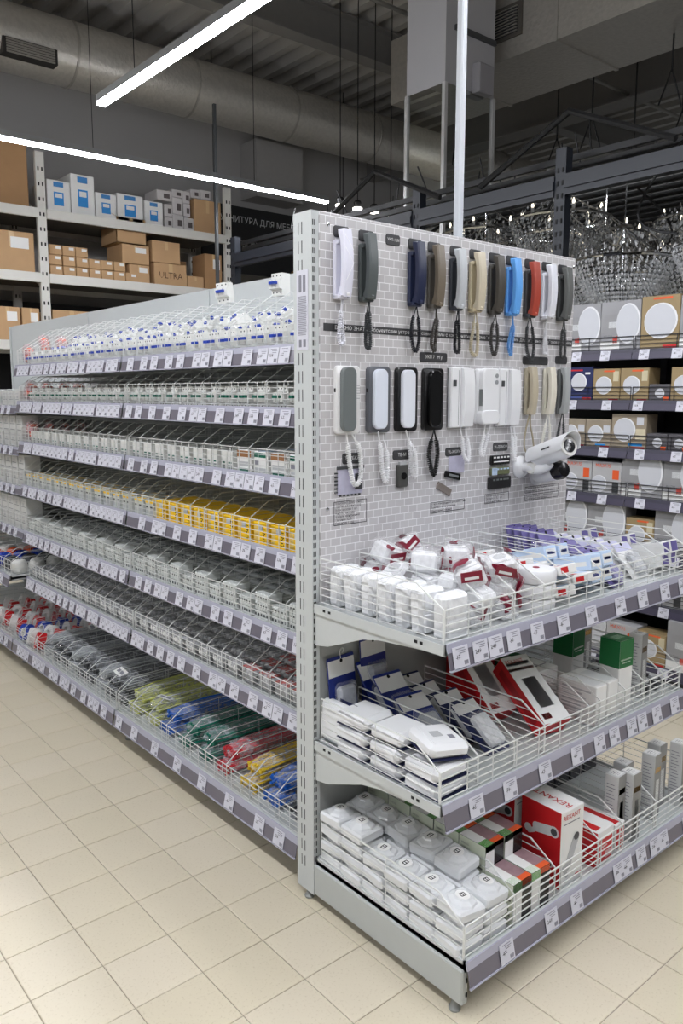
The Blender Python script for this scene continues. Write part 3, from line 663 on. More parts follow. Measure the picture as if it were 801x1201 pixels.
# --- three shelves of the end display
def tagpos(px): return [x for x in px]
Z1, Z2, Z0 = 1.017, .566, .163
e1 = shelf('end_shelf', 'upper wire-basket shelf of the end display with white bagged sockets', 'end display shelves', (.008, -.004, Z1), 0, W - .016, .541, .09, .145, .1, 6, 5, .092, .0020, [.006, .165, .305, .445, .575, .755, .895, 1.09, 1.2, W - .022], [.045, .125, .19, .27, .38, .51, .66, .83, .97, 1.12, 1.25], .07, .135)
e2 = shelf('end_shelf', 'middle wire-basket shelf of the end display with doorbells and red boxes', 'end display shelves', (.008, -.004, Z2), 0, W - .016, .538, .09, .145, .09, 6, 5, .105, .0020, [.006, .165, .33, .48, .72, .79, .945, 1.07, 1.2, W - .022], [.13, .28, .45, .62, .75, .84, .95, 1.02, 1.12, 1.25], .07, .135)
e0 = shelf('end_shelf', 'bottom wire-basket shelf of the end display with smoke detectors', 'end display shelves', (.008, -.004, Z0), 0, W - .016, .634, .095, .15, .09, 6, 5, .105, .0020, [.006, .222, .42, .655, .80, 1.02, W - .022], [.16, .37, .50, .74, .79, .88, .97, 1.03, 1.2], .07, None)
# ------------------------------------------------------------------ long gondola on the left
GX = .1337; LB = 1.45; GY = .11
r = thing('shelf_gondola', 'light grey steel gondola frame with spine panels behind the long shelves', 'gondola', (0, 0, 0))
for k in range(3):
    for z0_, z1_ in ((.1, .6), (.6, 1.1), (1.1, 1.6), (1.6, 2.17)):
        inst('spine_panel', MB().bb(.592, .608, GY + k * LB + .002, GY + (k + 1) * LB - .002, z0_ + .001, z1_ - .001).mesh('spine_panel', steel), r)
for k in range(4):
    b = MB(); b.bb(.585, .615, GY + k * LB - .015, GY + k * LB + .015, .03, 2.165); inst('gondola_upright', b.mesh('gondola_upright', steel), r)
    b = MB(); b.bb(.07, 1.13, GY + k * LB - .015, GY + k * LB + .015, .03, .11); inst('base_foot', b.mesh('base_foot', steel), r)
    inst('levelling_foot', ftm, r, (.1, GY + k * LB, 0), (0, 0, 0), (1.4, 1.4, 1)); inst('levelling_foot', ftm, r, (1.1, GY + k * LB, 0))
inst('kick_panel', MB().bb(.2, .21, GY, GY + 3 * LB, .02, .1).mesh('kick_panel', darkst), r)
ZB = [1.760, 1.549, 1.310, 1.047, .761, .473]
RN = ['top', 'second', 'third', 'fourth', 'fifth', 'sixth', 'bottom']
BN = ['near', 'middle', 'far']
NB = 13
LFR = {}
def left_origin(bay, X, z): return (X + 0.455 if X > .1 else .592, GY + (bay + 1) * LB - .007, z)
for row in range(6):
    for bay in range(2):
        L = LB - .014; z = ZB[row] + .070; D = .455
        bins = [L * k / NB for k in range(NB + 1)]; dv = [.006] + bins[1:-1] + [L - .006]
        if row == 0: hs, sl = .215, .2
        else: hs, sl = .145, .085
        tg = []
        x = L - .05 if row in (0, 1) else L - .05
        while x > .04:
            tg.append(x); u = random.random(); x -= (.064 if u < .35 else (.095 if u < .7 else .13)) if bay == 0 else (.064 if u < .6 else .09)
        org = left_origin(bay, GX, z)
        shelf('gondola_shelf', '%s shelf of the left gondola, %s bay' % (RN[row], BN[bay]), 'shelves of the left gondola', org, -PI / 2, L, D, .088, hs, sl, 4 if row else 6, 5, .06, .00145, dv, tg, .066, None, wiref)
        LFR[(row, bay)] = (org, L, D, bins)
for bay in range(3):
    L = LB - .014; D = .559; nb = 9 if bay == 0 else 12
    bins = [L * k / nb for k in range(nb + 1)]; org = left_origin(bay, .033, .163)
    x = L - .1; tg = []
    while x > .05: tg.append(x); x -= random.choice((.12, .16, .2)) if bay == 0 else random.choice((.066, .09, .13))
    shelf('gondola_shelf', 'bottom shelf of the left gondola, %s bay' % BN[bay], 'shelves of the left gondola', org, -PI / 2, L, D, .085, .14, .08, 5, 5, .06, .0015, [.006] + bins[1:-1] + [L - .006], tg, .07, None, wiref)
    LFR[(6, bay)] = (org, L, D, bins)
for k, z in enumerate((1.52, 1.27, 1.03, .76)):
    org = left_origin(2, GX, z + .07); L = LB - .006
    shelf('gondola_shelf', '%s shelf of the far bay of the left gondola with white boxes' % ('highest', 'second', 'third', 'lowest upper')[k], 'shelves of the left gondola', org, -PI / 2, L, .455, .09, .1, .05, 4, 4, .06, .0016, [.006, L / 4, L / 2, 3 * L / 4, L - .006], [.1 + q * .11 for q in range(12)], .05, None, wiref)
    LFR[(10 + k, 2)] = (org, L, .455, [L * q / 12 for q in range(13)])
org = left_origin(2, .033, .56); L = LB - .006
shelf('gondola_shelf', 'deep sixth shelf of the far bay of the left gondola', 'shelves of the left gondola', org, -PI / 2, L, .559, .09, .14, .08, 4, 4, .06, .0016, [.006] + [L * q / 10 for q in range(1, 10)] + [L - .006], [.1 + q * .11 for q in range(12)], .066, None, wiref)
LFR[(5, 2)] = (org, L, .559, [L * q / 10 for q in range(11)])
# ------------------------------------------------------------------ dark shelving on the right
rg = thing('dark_shelf_gondola', 'dark grey shelving frame across the right-hand aisle', 'shelving', (2.7, 0, 0))
inst('back_panel', MB().bb(.362, .376, -1.2, 2.2, .1, 1.96).mesh('dark_back_panel', M('dark_back', (26, 26, 29), .7, 0, 0)), rg)
for y in (-1.2, .5, 2.2): inst('gondola_upright', MB().bb(.35, .361, y - .02, y + .02, 0, 1.98).mesh('dark_upright', darkst), rg)
inst('kick_panel', MB().bb(-.02, 0.0, -1.2, 2.2, .0, .08).mesh('dark_kick', darkst), rg)
RZ = [1.853, 1.57, 1.297, 1.02, .72, .42, .09]
RGT = {}
for k, z in enumerate(RZ):
    D = .348 if k < 6 else .40
    for h_, (y1, L) in enumerate(((1.35, 1.35 - .5), (.5, 1.7))):
        org = (3.049, y1 + (0 if h_ else 0), z + .056)
        shelf('dark_shelf', '%s dark shelf across the right aisle, %s half' % (RN[k], ('far', 'near')[h_]), 'dark shelves across the right aisle', org, -PI / 2, L, D, .075, 0, 0, 0, 4, .24, .0022, [], [q * .21 + .08 + random.uniform(-.03, .03) for q in range(int(L / .21))], .056, None, darkst, (darkrail, M('dark_rail_body', (70, 66, 84), .35, 0, .05)), darkst)
    RGT[k] = z + .056
# ------------------------------------------------------------------ intercom handsets on the board
def smooth_path(P, n=6):
    P = [Vector(p) for p in P]; out = []
    for i in range(len(P) - 1):
        a = P[max(i - 1, 0)]; b_ = P[i]; c = P[i + 1]; d = P[min(i + 2, len(P) - 1)]
        for k in range(n):
            t = k / n; out.append(.5 * ((2 * b_) + (c - a) * t + (2 * a - 5 * b_ + 4 * c - d) * t * t + (3 * b_ - a - 3 * c + d) * t ** 3))
    out.append(P[-1]); return out
def coil_cord(b, P, R=.0046, pitch=.0058, r_=.0026, mi=0, lead=.034):
    """plain lead-in, then a helix along the path"""
    Q = smooth_path(P, 10); L = [0]
    for i in range(1, len(Q)): L.append(L[-1] + (Q[i] - Q[i - 1]).length)
    tot = L[-1]; n = int((tot - 2 * lead) / pitch * 8); pts = [Q[0]]; j = 0
    for k in range(n + 1):
        s_ = lead + (tot - 2 * lead) * k / n
        while j < len(L) - 2 and L[j + 1] < s_: j += 1
        t = (s_ - L[j]) / max(1e-9, L[j + 1] - L[j]); c = Q[j].lerp(Q[j + 1], t); tg_ = (Q[j + 1] - Q[j]).normalized()
        e1_ = Vector((0, 1, 0)); e1_ = (e1_ - tg_ * e1_.dot(tg_)).normalized(); e2_ = tg_.cross(e1_); g = 2 * PI * k / 8
        ease = min(1, k / 10, (n - k) / 10 + .05)
        pts.append(c + (e1_ * math.cos(g) + e2_ * math.sin(g)) * R * ease)
    pts.append(Q[-1]); b.tube(pts, r_, mi, 4)
def arch_handset(w_, h_, front=.05, th=.017, gap=.016, n=12):
    """curved receiver seen from the side: arc profile in (y, z), extruded along x; hangs from z=0 down"""
    outer = []; inner = []
    for k in range(n + 1):
        t = k / n; z = -h_ * t; bow = math.sin(PI * t)
        outer.append((-(front - .010) - .010 * bow, z)); inner.append((-(front - .010 - th) - .008 * bow + (.0 if 0.12 < t < .88 else .007), z))
    return outer, inner
def handset_mesh(w_, h_, mt, stripe=False):
    o_, i_ = arch_handset(w_, h_); b = MB(); n = len(o_)
    e = .0045; xs = [(-w_ / 2, e), (-w_ / 2 + e, 0), (w_ / 2 - e, 0), (w_ / 2, e)]
    rings = []
    for x, ins in xs:
        ring = [(x, y + ins, z if 0 < k < n - 1 else z + (-ins if k == 0 else ins)) for k, (y, z) in enumerate(o_)] + [(x, y, z) for y, z in reversed(i_)]
        rings.append(ring)
    vs = [p for rg_ in rings for p in rg_]; m_ = len(rings[0]); fs = []
    for a in range(3):
        for k in range(m_): fs.append((a * m_ + k, a * m_ + (k + 1) % m_, (a + 1) * m_ + (k + 1) % m_, (a + 1) * m_ + k))
    for base, rev in ((0, False), (3 * m_, True)):
        for k in range(n - 1):
            q = (base + k, base + k + 1, base + m_ - 2 - k, base + m_ - 1 - k); fs.append(q[::-1] if not rev else q)
    b.add(vs, fs); return b.mesh('handset', mt, True)
def hcol(name, rgb): return M('handset_' + name, rgb, .36, 0, .03)
HS = [('white', (226, 226, 240), 'white', (224, 224, 232), 0, 'twin'), ('grey green', (84, 90, 90), 'grey', (58, 62, 64), 0, 'one'), ('navy blue', (30, 37, 66), 'navy', (22, 24, 34), 0, 'loop'),
      ('olive brown', (112, 102, 88), 'dark', (66, 62, 58), 0, 'slant'), ('silver', (186, 190, 194), 'black', (26, 28, 34), 0, 'one'), ('beige', (200, 190, 168), 'beige', (192, 182, 158), 0, 'wide'),
      ('dark brown', (72, 68, 62), 'dark', (56, 54, 52), 0, 'loop'), ('light blue', (98, 166, 236), 'blue', (94, 150, 212), 0, 'slant'), ('red', (168, 68, 52), 'charcoal', (52, 54, 56), 0, 'open'),
      ('white second', (224, 226, 234), 'white', (220, 220, 224), 0, 'twin'), ('charcoal', (96, 98, 96), 'charcoal', (62, 64, 64), 0, 'one')]
basec = [(222, 222, 236), (72, 78, 78), (34, 42, 72), (84, 80, 74), (44, 48, 56), (200, 188, 158), (62, 60, 56), (92, 158, 228), (58, 58, 60), (216, 218, 226), (60, 62, 62)]
for i, (nm, rgb, cn, crgb, _, style) in enumerate(HS):
    x = hooks[i] + .024; z = 2.152
    lb = {'white': 'white wall intercom handset nearest the slotted upright with white coiled cord', 'white second': 'white wall intercom handset between the red and the charcoal one'}.get(nm, '%s wall intercom handset with %s coiled cord, top row' % (nm, cn))
    t = thing('intercom_handset', lb, 'handset', (x, -.0045, z), (0, 0, 0), 'intercom handsets on the top row')
    hm = hcol(nm.replace(' ', '_'), rgb); bm = M('cradle_' + nm.replace(' ', '_'), basec[i], .4, 0, .03)
    b = MB(); b.rbox((-.001, -.008, -.116), (.046, .014, .17), .003); b.rbox((-.001, -.016, -.196), (.046, .028, .014), .003); b.rbox((-.001, -.013, -.036), (.04, .018, .014), .003)
    cr_ = inst('cradle', b.mesh('cradle', bm), t)
    b = MB(); b.box((.014, -.0305, -.196), (.008, .002, .006)); inst('switch_tab', b.mesh('switch_tab', dgrey), cr_)
    hs_ = inst('receiver', handset_mesh(.037, .197, hm), t, (.003, -.001, 0))
    if i == 0:
        b = MB(); b.tube([(-.015, -.0478, -.055), (.015, -.0504, -.1), (-.012, -.0492, -.15)], .0008, 0, 4); b.tube([(-.012, -.0435, -.02), (.016, -.0482, -.06)], .0008, 0, 4); inst('relief_line', b.mesh('relief_line', M('relief_white', (250, 250, 252), .3, 0, 0)), hs_)
    b = MB(); b.prism([(-.040, -.18), (-.0445, -.188), (-.040, -.195)], -.005, .005); inst('receiver_catch', b.mesh('receiver_catch', M('catch_' + nm.replace(' ', '_'), tuple(min(255, c + 24) for c in rgb), .3, 0, 0)), hs_)
    y = -.018; s_ = .007
    P = {'twin': [(0, y, -.2), (-.006, y, -.25), (-.012, y, -.32), (-.004, y - .005, -.338), (.006, y, -.32), (0, y + .004, -.25), (.01, y + .006, -.2)],
         'one': [(.008, y, -.2), (.0, y, -.25), (-.003, y, -.33), (.0, y - .01, -.345), (.003, y - .014, -.33), (.001, y - .012, -.25), (.012, y, -.2)],
         'loop': [(.006, y, -.2), (-.012, y, -.25), (-.016, y, -.31), (.004, y, -.348), (.02, y, -.31), (.016, y, -.25), (.01, y + .004, -.2)],
         'slant': [(.006, y, -.2), (.006, y, -.24), (-.012, y, -.31), (-.004, y - .005, -.345), (.006, y, -.32), (.014, y, -.25), (.012, y + .004, -.2)],
         'wide': [(-.002, y, -.2), (-.01, y, -.26), (-.022, y, -.33), (.0, y - .004, -.352), (.016, y, -.32), (.012, y, -.25), (.008, y + .004, -.2)],
         'open': [(-.004, y, -.2), (-.016, y, -.24), (-.014, y, -.32), (.01, y - .004, -.36), (.03, y, -.32), (.018, y, -.25), (.008, y + .004, -.2)]}[style]
    b = MB(); coil_cord(b, P); inst('coiled_cord', b.mesh('coiled_cord', M('cord_' + nm.replace(' ', '_'), crgb, .45, 0, 0), True), t)
# second row, flat rounded sets
FL = [('white intercom with grey receiver, leftmost of the second row', .130, (230, 230, 230), (108, 114, 114), (238, 238, 238), 0), ('dark grey intercom with white receiver, second row', .263, (92, 94, 100), (222, 228, 240), (238, 238, 240), 1),
      ('black intercom with white receiver, second row', .389, (14, 14, 16), (226, 230, 238), (240, 240, 242), 2), ('all-black glossy intercom with black coiled cord, second row', .517, (12, 12, 13), (12, 12, 13), (16, 16, 17), 3)]
for lb, x, bc, rc, cc, i in FL:
    t = thing('intercom_handset', lb, 'handset', (x, -.0045, 1.647), (0, 0, 0), 'intercom handsets on the second row')
    b = MB(); b.plate(.098, .210, .015, .014, 0, None, 5); bs_ = inst('base_plate', b.mesh('base_plate', M('flat_base_%d' % i, bc, .28, 0, .02), True), t)
    b = MB(); b.box((-.0495, -.008, .03), (.002, .006, .012), 0); inst('side_slot', b.mesh('side_slot', slotm), bs_)
    b = MB(); b.plate(.058, .190 if i else .198, .014, .022, 0, TR(-.004 if i else -.006, -.0155, .002), 6); inst('receiver', b.mesh('receiver', M('flat_receiver_%d' % i, rc, .22 if i == 3 else .35, 0, .02), True), t)
    if i == 0:
        b = MB()
        for q in range(6): b.box((.04, -.0155, .045 - q * .008), (.012, .001, .0016))
        inst('speaker_slits', b.mesh('speaker_slits', inkg), bs_)
    y = -.014
    P = [[(-.008, y, -.1), (.0, y, -.15), (.006, y, -.2), (.02, y - .004, -.262), (.05, y, -.25), (.048, y, -.16), (.016, y + .008, -.1)],
         [(-.006, y, -.1), (.004, y, -.15), (.014, y, -.23), (.026, y - .004, -.268), (.036, y, -.23), (.032, y, -.15), (.03, y + .008, -.13)],
         [(-.006, y, -.1), (.008, y, -.135), (.016, y, -.17), (.03, y, -.25), (.034, y - .01, -.25), (.024, y - .012, -.17), (.012, y + .004, -.13)],
         [(.004, y, -.1), (-.012, y, -.15), (-.02, y, -.2), (.002, y - .004, -.26), (.022, y, -.2), (.018, y, -.15), (.006, y + .004, -.1)]][i]
    b = MB(); coil_cord(b, P, .0056, .0068, .0031); inst('coiled_cord', b.mesh('coiled_cord', M('flat_cord_%d' % i, cc, .4, 0, 0), True), t)
# chunky white sets
for i, (x, lb) in enumerate(((.648, 'chunky white intercom with ridged receiver right of the black one'), (.787, 'white rounded intercom with two grey speaker dots'), (.913, 'chunky white intercom with grey button left of the slim beige handset'))):
    t = thing('intercom_handset', lb, 'handset', (x, -.0045, 1.652), (0, 0, 0), 'intercom handsets on the second row')
    if i != 1:
        b = MB(); b.rbox((-.028, -.012, 0), (.052, .024, .21), .004); b.rbox((0, -.006, 0), (.108, .011, .21), .003); bs_ = inst('base_body', b.mesh('base_body', white), t)
        b = MB(); b.rbox((-.038, -.0255, .05), (.016, .004, .022), .001); inst('call_button', b.mesh('call_button', dgrey), bs_)
        b = MB(); b.box((-.016, -.0242, 0), (.0014, .001, .19)); inst('groove_line', b.mesh('groove_line', mgrey), bs_)
        b = MB(); b.prism([(-.01, .104), (-.032, .1), (-.038, .05), (-.039, 0), (-.038, -.05), (-.032, -.1), (-.01, -.104)], .0, .054); inst('receiver', b.mesh('receiver', white), t)
    else:
        b = MB(); b.rbox((0, -.009, .005), (.104, .017, .196), .006); bs_ = inst('base_body', b.mesh('base_body', white), t)
        b = MB(); b.plate(.09, .2, .022, .02, 0, TR(.006, -.0172, .004), 6); b.plate(.1, .05, .026, .02, 0, TR(.002, -.0172, -.07), 6); hs_ = inst('receiver', b.mesh('receiver', white, True), t)
        for z in (.078, .055):
            b = MB(); b.lathe([(.0075, 0), (.0075, .003)], 14, 0, TR(.032, -.0392, z, rx=PI / 2)); inst('speaker_dot', b.mesh('speaker_dot', M('grey_dot', (150, 152, 154), .5, 0, 0)), hs_)
        inst('hook_slot', MB().box((-.0395, -.028, .0), (.001, .016, .06)).mesh('hook_slot', mgrey), hs_)
    y = -.02
    P = [[(.0, y, -.105), (.012, y, -.14), (.02, y, -.2), (.04, y - .006, -.225), (.05, y, -.19), (.04, y, -.15), (.03, y, -.108)], [(.0, y, -.095), (-.01, y, -.14), (-.024, y, -.19), (-.022, y - .008, -.21), (.006, y, -.16), (.02, y, -.12), (.024, y, -.095)],
         [(.02, y, -.108), (.03, y, -.14), (.038, y, -.2), (.044, y - .006, -.24), (.05, y, -.2), (.044, y - .004, -.15), (.04, y, -.108)]][i]
    b = MB(); coil_cord(b, P, .005, .0066, .0029); inst('coiled_cord', b.mesh('coiled_cord', M('chunky_cord', (238, 238, 240), .4, 0, 0), True), t)
# three slim sets
for i, (x, lb, rc, cc) in enumerate(((1.048, 'slim beige wall handset at the right of the second row', (188, 178, 156), (158, 148, 124)), (1.167, 'slim cream wall handset between the beige and grey ones', (226, 221, 206), (236, 234, 226)), (1.262, 'slim grey wall handset at the right edge of the board', (168, 172, 172), (58, 60, 62)))):
    t = thing('intercom_handset', lb, 'handset', (x, -.0045, 1.772), (0, 0, 0), 'slim intercom handsets on the second row')
    hm = M('slim_%d' % i, rc, .36, 0, .03); b = MB(); b.rbox((-.004, -.008, -.098), (.034, .015, .178), .005); inst('cradle', b.mesh('cradle', M('slim_cradle_%d' % i, tuple(int(c * (.92 if i < 2 else .6)) for c in rc), .4, 0, .03), True), t)
    inst('receiver', handset_mesh(.032, .182, hm), t, (.004, .004, -.004))
    y = -.02; b = MB()
    P = [(0, y, -.185), (-.022, y, -.25), (-.026, y, -.31), (.012, y, -.352), (.036, y, -.345), (.026, y, -.28), (.008, y, -.23), (.004, y, -.188)]
    if i == 0: b.tube(smooth_path(P, 6), .0035, 0, 6)
    else: coil_cord(b, [(0, y, -.185), (-.016, y, -.24), (-.032, y, -.32), (.0, y - .004, -.35), (.016, y, -.3), (.014, y, -.24), (.006, y, -.186)], .0045 if i == 1 else .0036, .0066, .0027)
    inst('coiled_cord' if i else 'looped_cord', b.mesh('slim_cord', M('slim_cord_%d' % i, cc, .45, 0, 0), True), t)
# small things fixed on the board
lil = M('lilac_print', (186, 184, 204), .4, 0, .12, 60)
t = thing('doorbell_panel_sample', 'lilac circuit panel sample with dark frame under the white intercom', 'sample', (.148, -.0045, 1.395))
inst('sample_card', MB().bb(-.052, .052, -.003, 0, -.044, .044).mesh('sample_card', lil), t); b = MB(); b.bb(-.056, .058, -.006, -.003, .036, .046); b.bb(.02, .05, -.006, -.003, -.03, .02)
for q in range(6): b.bb(-.064, -.052, -.004, -.001, -.038 + q * .012, -.033 + q * .012)
for q in range(6): b.bb(-.045 + q * .016, -.038 + q * .016, -.005, -.002, -.05, -.044)
inst('terminal_strip', b.mesh('terminal_strip', dgrey), t)
t = thing('key_reader_sample', 'small dark grey key reader under the charcoal plate', 'key reader', (.376, -.0045, 1.394)); b = MB(); b.plate(.046, .076, .014, .006); inst('reader_body', b.mesh('reader_body', M('reader_grey', (74, 74, 72), .4, 0, .05)), t); b = MB(); b.lathe([(.012, 0), (.012, .003)], 14, 0, TR(0, -.0142, 0, rx=PI / 2)); inst('reader_eye', b.mesh('reader_eye', black), t); inst('reader_top', MB().box((0, -.007, .042), (.03, .01, .01)).mesh('reader_top', greyc), t)
t = thing('access_card_sample', 'lilac plastic access card on the board beside the black coiled cord', 'card', (.648, -.0045, 1.416)); inst('card_body', MB().bb(-.036, .046, -.003, 0, -.03, .03).mesh('card_body', lil), t)
t = thing('exit_button_sample', 'black exit button plate beside the black cord loop', 'button', (.628, -.0045, 1.378), (0, .22, 0)); inst('button_plate', MB().rbox((0, -.006, 0), (.08, .012, .024), .003).mesh('button_plate', black), t); inst('button_bar', MB().box((0, -.0125, 0), (.05, .002, .008)).mesh('button_bar', mgrey), t)
t = thing('metal_tag_sample', 'small brushed metal tag lying askew on the board', 'tag', (.588, -.0045, 1.333), (0, .45, 0)); inst('tag_plate', MB().rbox((0, -.003, 0), (.08, .006, .026), .002).mesh('tag_plate', M('brushed_tag', (150, 140, 134), .4, .5, .05)), t)
for i, (nm, lb, z, h_, mt) in enumerate((('relay_module_sample', 'black relay module on the board left of the camera', 1.420, .036, black), ('circuit_board_sample', 'olive circuit board sample left of the camera', 1.378, .028, M('pcb_olive', (110, 116, 84), .4, 0, .2, 80)), ('lock_module_sample', 'large black lock module under the olive circuit board', 1.334, .044, M('module_black', (34, 34, 36), .4, 0, .05)))):
    t = thing(nm, lb, 'module', (.892, -.0045, z)); inst('module_body', MB().rbox((0, -.007, 0), (.108 if i < 2 else .128, .014, h_), .003).mesh('module_body', mt), t)
    b = MB()
    for q in range(5): b.box((-.04 + q * .02, -.0148, h_ * .28), (.012, .0016, .006))
    if i == 0: b.bb(-.045, .045, -.0156, -.014, -.008, -.004)
    if i == 1: b.bb(-.053, -.024, -.0156, -.014, -.013, .013)
    inst('module_print', b.mesh('module_print', paper if i == 0 else (skyp if i == 1 else mgrey)), t)
# security cameras
t = thing('bullet_security_camera', 'white bullet security camera with sun shield on the board', 'security camera', (1.02, -.0045, 1.385))
def axis_frame(o_, d_):
    zq = d_.normalized(); xq = Vector((0, 0, 1)).cross(zq).normalized(); yq = zq.cross(xq); m_ = Matrix((xq, yq, zq)).transposed().to_4x4(); m_.translation = o_; return m_
dirv = Vector((-.045, -.17, .058)); fr_ = axis_frame(Vector((.028, -.066, .038)), dirv)
b = MB(); b.lathe([(.03, -.01), (.037, 0), (.039, .012), (.039, .165), (.037, .17)], 22, 0, fr_); inst('camera_body', b.mesh('camera_body', white, True), t)
b = MB(); b.lathe([(.037, .1705), (.036, .177), (.026, .178)], 22, 0, fr_); ln = inst('lens_ring', b.mesh('lens_ring', whiteb, True), t)
b = MB(); b.lathe([(.0255, .1782), (.024, .181), (.011, .1815), (.009, .176)], 20, 0, fr_); inst('lens_glass', b.mesh('lens_glass', M('lens_black', (24, 25, 29), .12, 0, 0), True), ln)
vs = []; fs = []; n = 14
for s_, z in enumerate((-.02, .06, .14, .215)):
    for k in range(n + 1):
        g = PI * (-.1 + 1.2 * k / n); vs.append((.0455 * math.cos(g), .0455 * math.sin(g) + .002, z if s_ < 3 else z - .03 * (1 - max(0, math.sin(g)))))
for s_ in range(3):
    for k in range(n): a = s_ * (n + 1) + k; fs.append((a, a + 1, a + n + 2, a + n + 1))
n1 = len(vs); vs += [(v[0] * .94, v[1] * .94, v[2]) for v in vs]; fs += [tuple(i + n1 for i in f[::-1]) for f in fs]
for k in range(n): a = 3 * (n + 1) + k; fs.append((a, a + 1, a + 1 + n1, a + n1)); fs.append((k + 1, k, k + n1, k + 1 + n1))
for s_ in range(3):
    for k in (0, n): a = s_ * (n + 1) + k; fs.append((a, a + n + 1, a + n + 1 + n1, a + n1))
b = MB(); b.add(vs, fs, 0, fr_); sh_ = inst('sun_shield', b.mesh('sun_shield', white, True), t)
for sx in (-1, 1):
    b = MB(); b.box((sx * .0448, .012, .1), (.002, .005, .045), 0, fr_); inst('vent_slot', b.mesh('vent_slot', dgrey), sh_)
b = MB(); b.lathe([(.042, 0), (.044, .006), (.038, .018), (.022, .026)], 20, 0, TR(.0, 0, 0, rx=PI / 2)); inst('wall_mount', b.mesh('wall_mount', white, True), t)
b = MB(); P_ = smooth_path([(0, -.02, 0), (.0, -.055, .0), (.006, -.085, -.004), (.016, -.11, .006), (.016, -.125, .022)], 5); b.tube(P_, [.019] * len(P_), 0, 10); inst('mount_arm', b.mesh('mount_arm', white, True), t)
b = MB(); b.lathe([(.020, -.016), (.024, 0), (.020, .016)], 14, 0, TR(.0, -.062, 0, ry=PI / 2)); inst('arm_joint', b.mesh('arm_joint', whiteb, True), t)
t = thing('dummy_security_camera', 'second white security camera with black lens hood behind the bullet camera', 'security camera', (1.13, -.0045, 1.345))
fr2 = axis_frame(Vector((-.03, -.05, .012)), Vector((-.02, -.11, .026)))
b = MB(); b.lathe([(.028, -.03), (.036, -.01), (.036, .07), (.033, .074)], 18, 0, fr2); inst('camera_body', b.mesh('camera_body2', white, True), t)
b = MB(); b.lathe([(.033, .0745), (.036, .078), (.036, .1), (.028, .118), (.01, .124)], 18, 0, fr2); inst('lens_hood', b.mesh('lens_hood', black, True), t)
b = MB(); b.lathe([(.04, 0), (.04, .01), (.024, .03)], 16, 0, TR(0, 0, 0, rx=PI / 2)); b.tube([(0, -.02, 0), (-.012, -.035, .005), (-.024, -.05, .01)], .014, 0, 8); inst('wall_mount', b.mesh('wall_mount2', white, True), t)
# ------------------------------------------------------------------ product meshes
def pillow(w_, d_, h_, nz=.0, seed=1, nu=12, nv=6, e1_=.55):
    rnd = random.Random(seed); b = MB(); vs = []; fs = []
    sg = lambda v, e: math.copysign(abs(v) ** e, v)
    for j in range(nv + 1):
        a = -PI / 2 + PI * j / nv
        for k in range(nu):
            g = 2 * PI * k / nu; q = 1 + nz * rnd.uniform(-1, 1)
            vs.append((w_ / 2 * sg(math.cos(a), e1_) * sg(math.cos(g), e1_) * q, d_ / 2 * sg(math.cos(a), e1_) * sg(math.sin(g), e1_) * q, h_ / 2 * sg(math.sin(a), e1_) * (1 + nz * rnd.uniform(-1, 1))))
    for j in range(nv):
        for k in range(nu): fs.append((j * nu + k, j * nu + (k + 1) % nu, (j + 1) * nu + (k + 1) % nu, (j + 1) * nu + k))
    b.add(vs, fs); return b
def item(name, me, label, cat, p, rot=(0, 0, 0), group=None): return tag(inst(name, me, None, p, rot), label, cat, group)
# white socket in a clear bag with optional maroon card
sk = MB(); sk.rbox((0, 0, .03), (.08, .08, .06), .008); sk.rbox((0, 0, .062), (.058, .058, .008), .003); sk.lathe([(.02, .0661), (.018, .062)], 14, 1); sockm = sk.mesh('socket_body', [white, greyc], True)
sw = MB(); sw.rbox((0, 0, .026), (.075, .075, .052), .008); sw.rbox((-.014, 0, .055), (.026, .05, .01), .003); sw.rbox((.014, 0, .053), (.026, .05, .01), .003); switm = sw.mesh('switch_body', white, True)
bagm = [pillow(.098, .104, .082, .09, s_).mesh('plastic_bag', clear, True) for s_ in (1, 2, 3)]; bagp = [pillow(.1, .108, .086, .1, s_).mesh('plastic_bag', clearp, True) for s_ in (4, 5, 6)]
mc = MB(); mc.box((0, 0, 0), (.06, .0016, .03)); mc.box((0, -.001, -.004), (.04, .0008, .008), 1); cardm = mc.mesh('maroon_card', [maroon, paper])
def bagged(label, group, p, rot, kind, card):
    t = thing('bagged_socket' if kind == 0 else 'bagged_switch', label, 'socket' if kind == 0 else 'switch', p, rot, group)
    inst('socket_body' if kind == 0 else 'switch_body', sockm if kind == 0 else switm, t); inst('plastic_bag', random.choice(bagp if card else bagm), t, (0, 0, .036))
    if card:
        inst('maroon_card', cardm, t, (.0, -.052, .03), (.1, .2, 0)); inst('maroon_card', cardm, t, (.004, .0, .081), (PI / 2 - .05, 0, random.uniform(-.6, .6)))
ZS1 = Z1 - .0095
db2 = MB(); db2.rbox((0, 0, .062), (.098, .048, .124), .010)
for q in (.03, .092): db2.rbox((0, -.0245, q), (.07, .006, .05), .003)
dgm = db2.mesh('double_socket_body', white, True); dbag = [pillow(.112, .066, .136, .05, s_).mesh('plastic_bag', clear, True) for s_ in (11, 12)]
for j in range(7):
    t = thing('bagged_double_socket', 'white double socket standing in clear bag, leftmost bin, %s from the board' % ORD[j], 'socket', (.088 + random.uniform(-.006, .006), -.05 - j * .073, ZS1 + .002), (random.uniform(-.1, .03), random.uniform(-.03, .03), random.uniform(-.12, .12)), 'bagged double sockets in the leftmost bin')
    inst('double_socket_body', dgm, t); inst('plastic_bag', dbag[j % 2], t, (0, 0, .064))
bagr = [pillow(.1, .108, .086, .1, s_).mesh('plastic_bag', maroonf, True) for s_ in (4, 5, 6)]
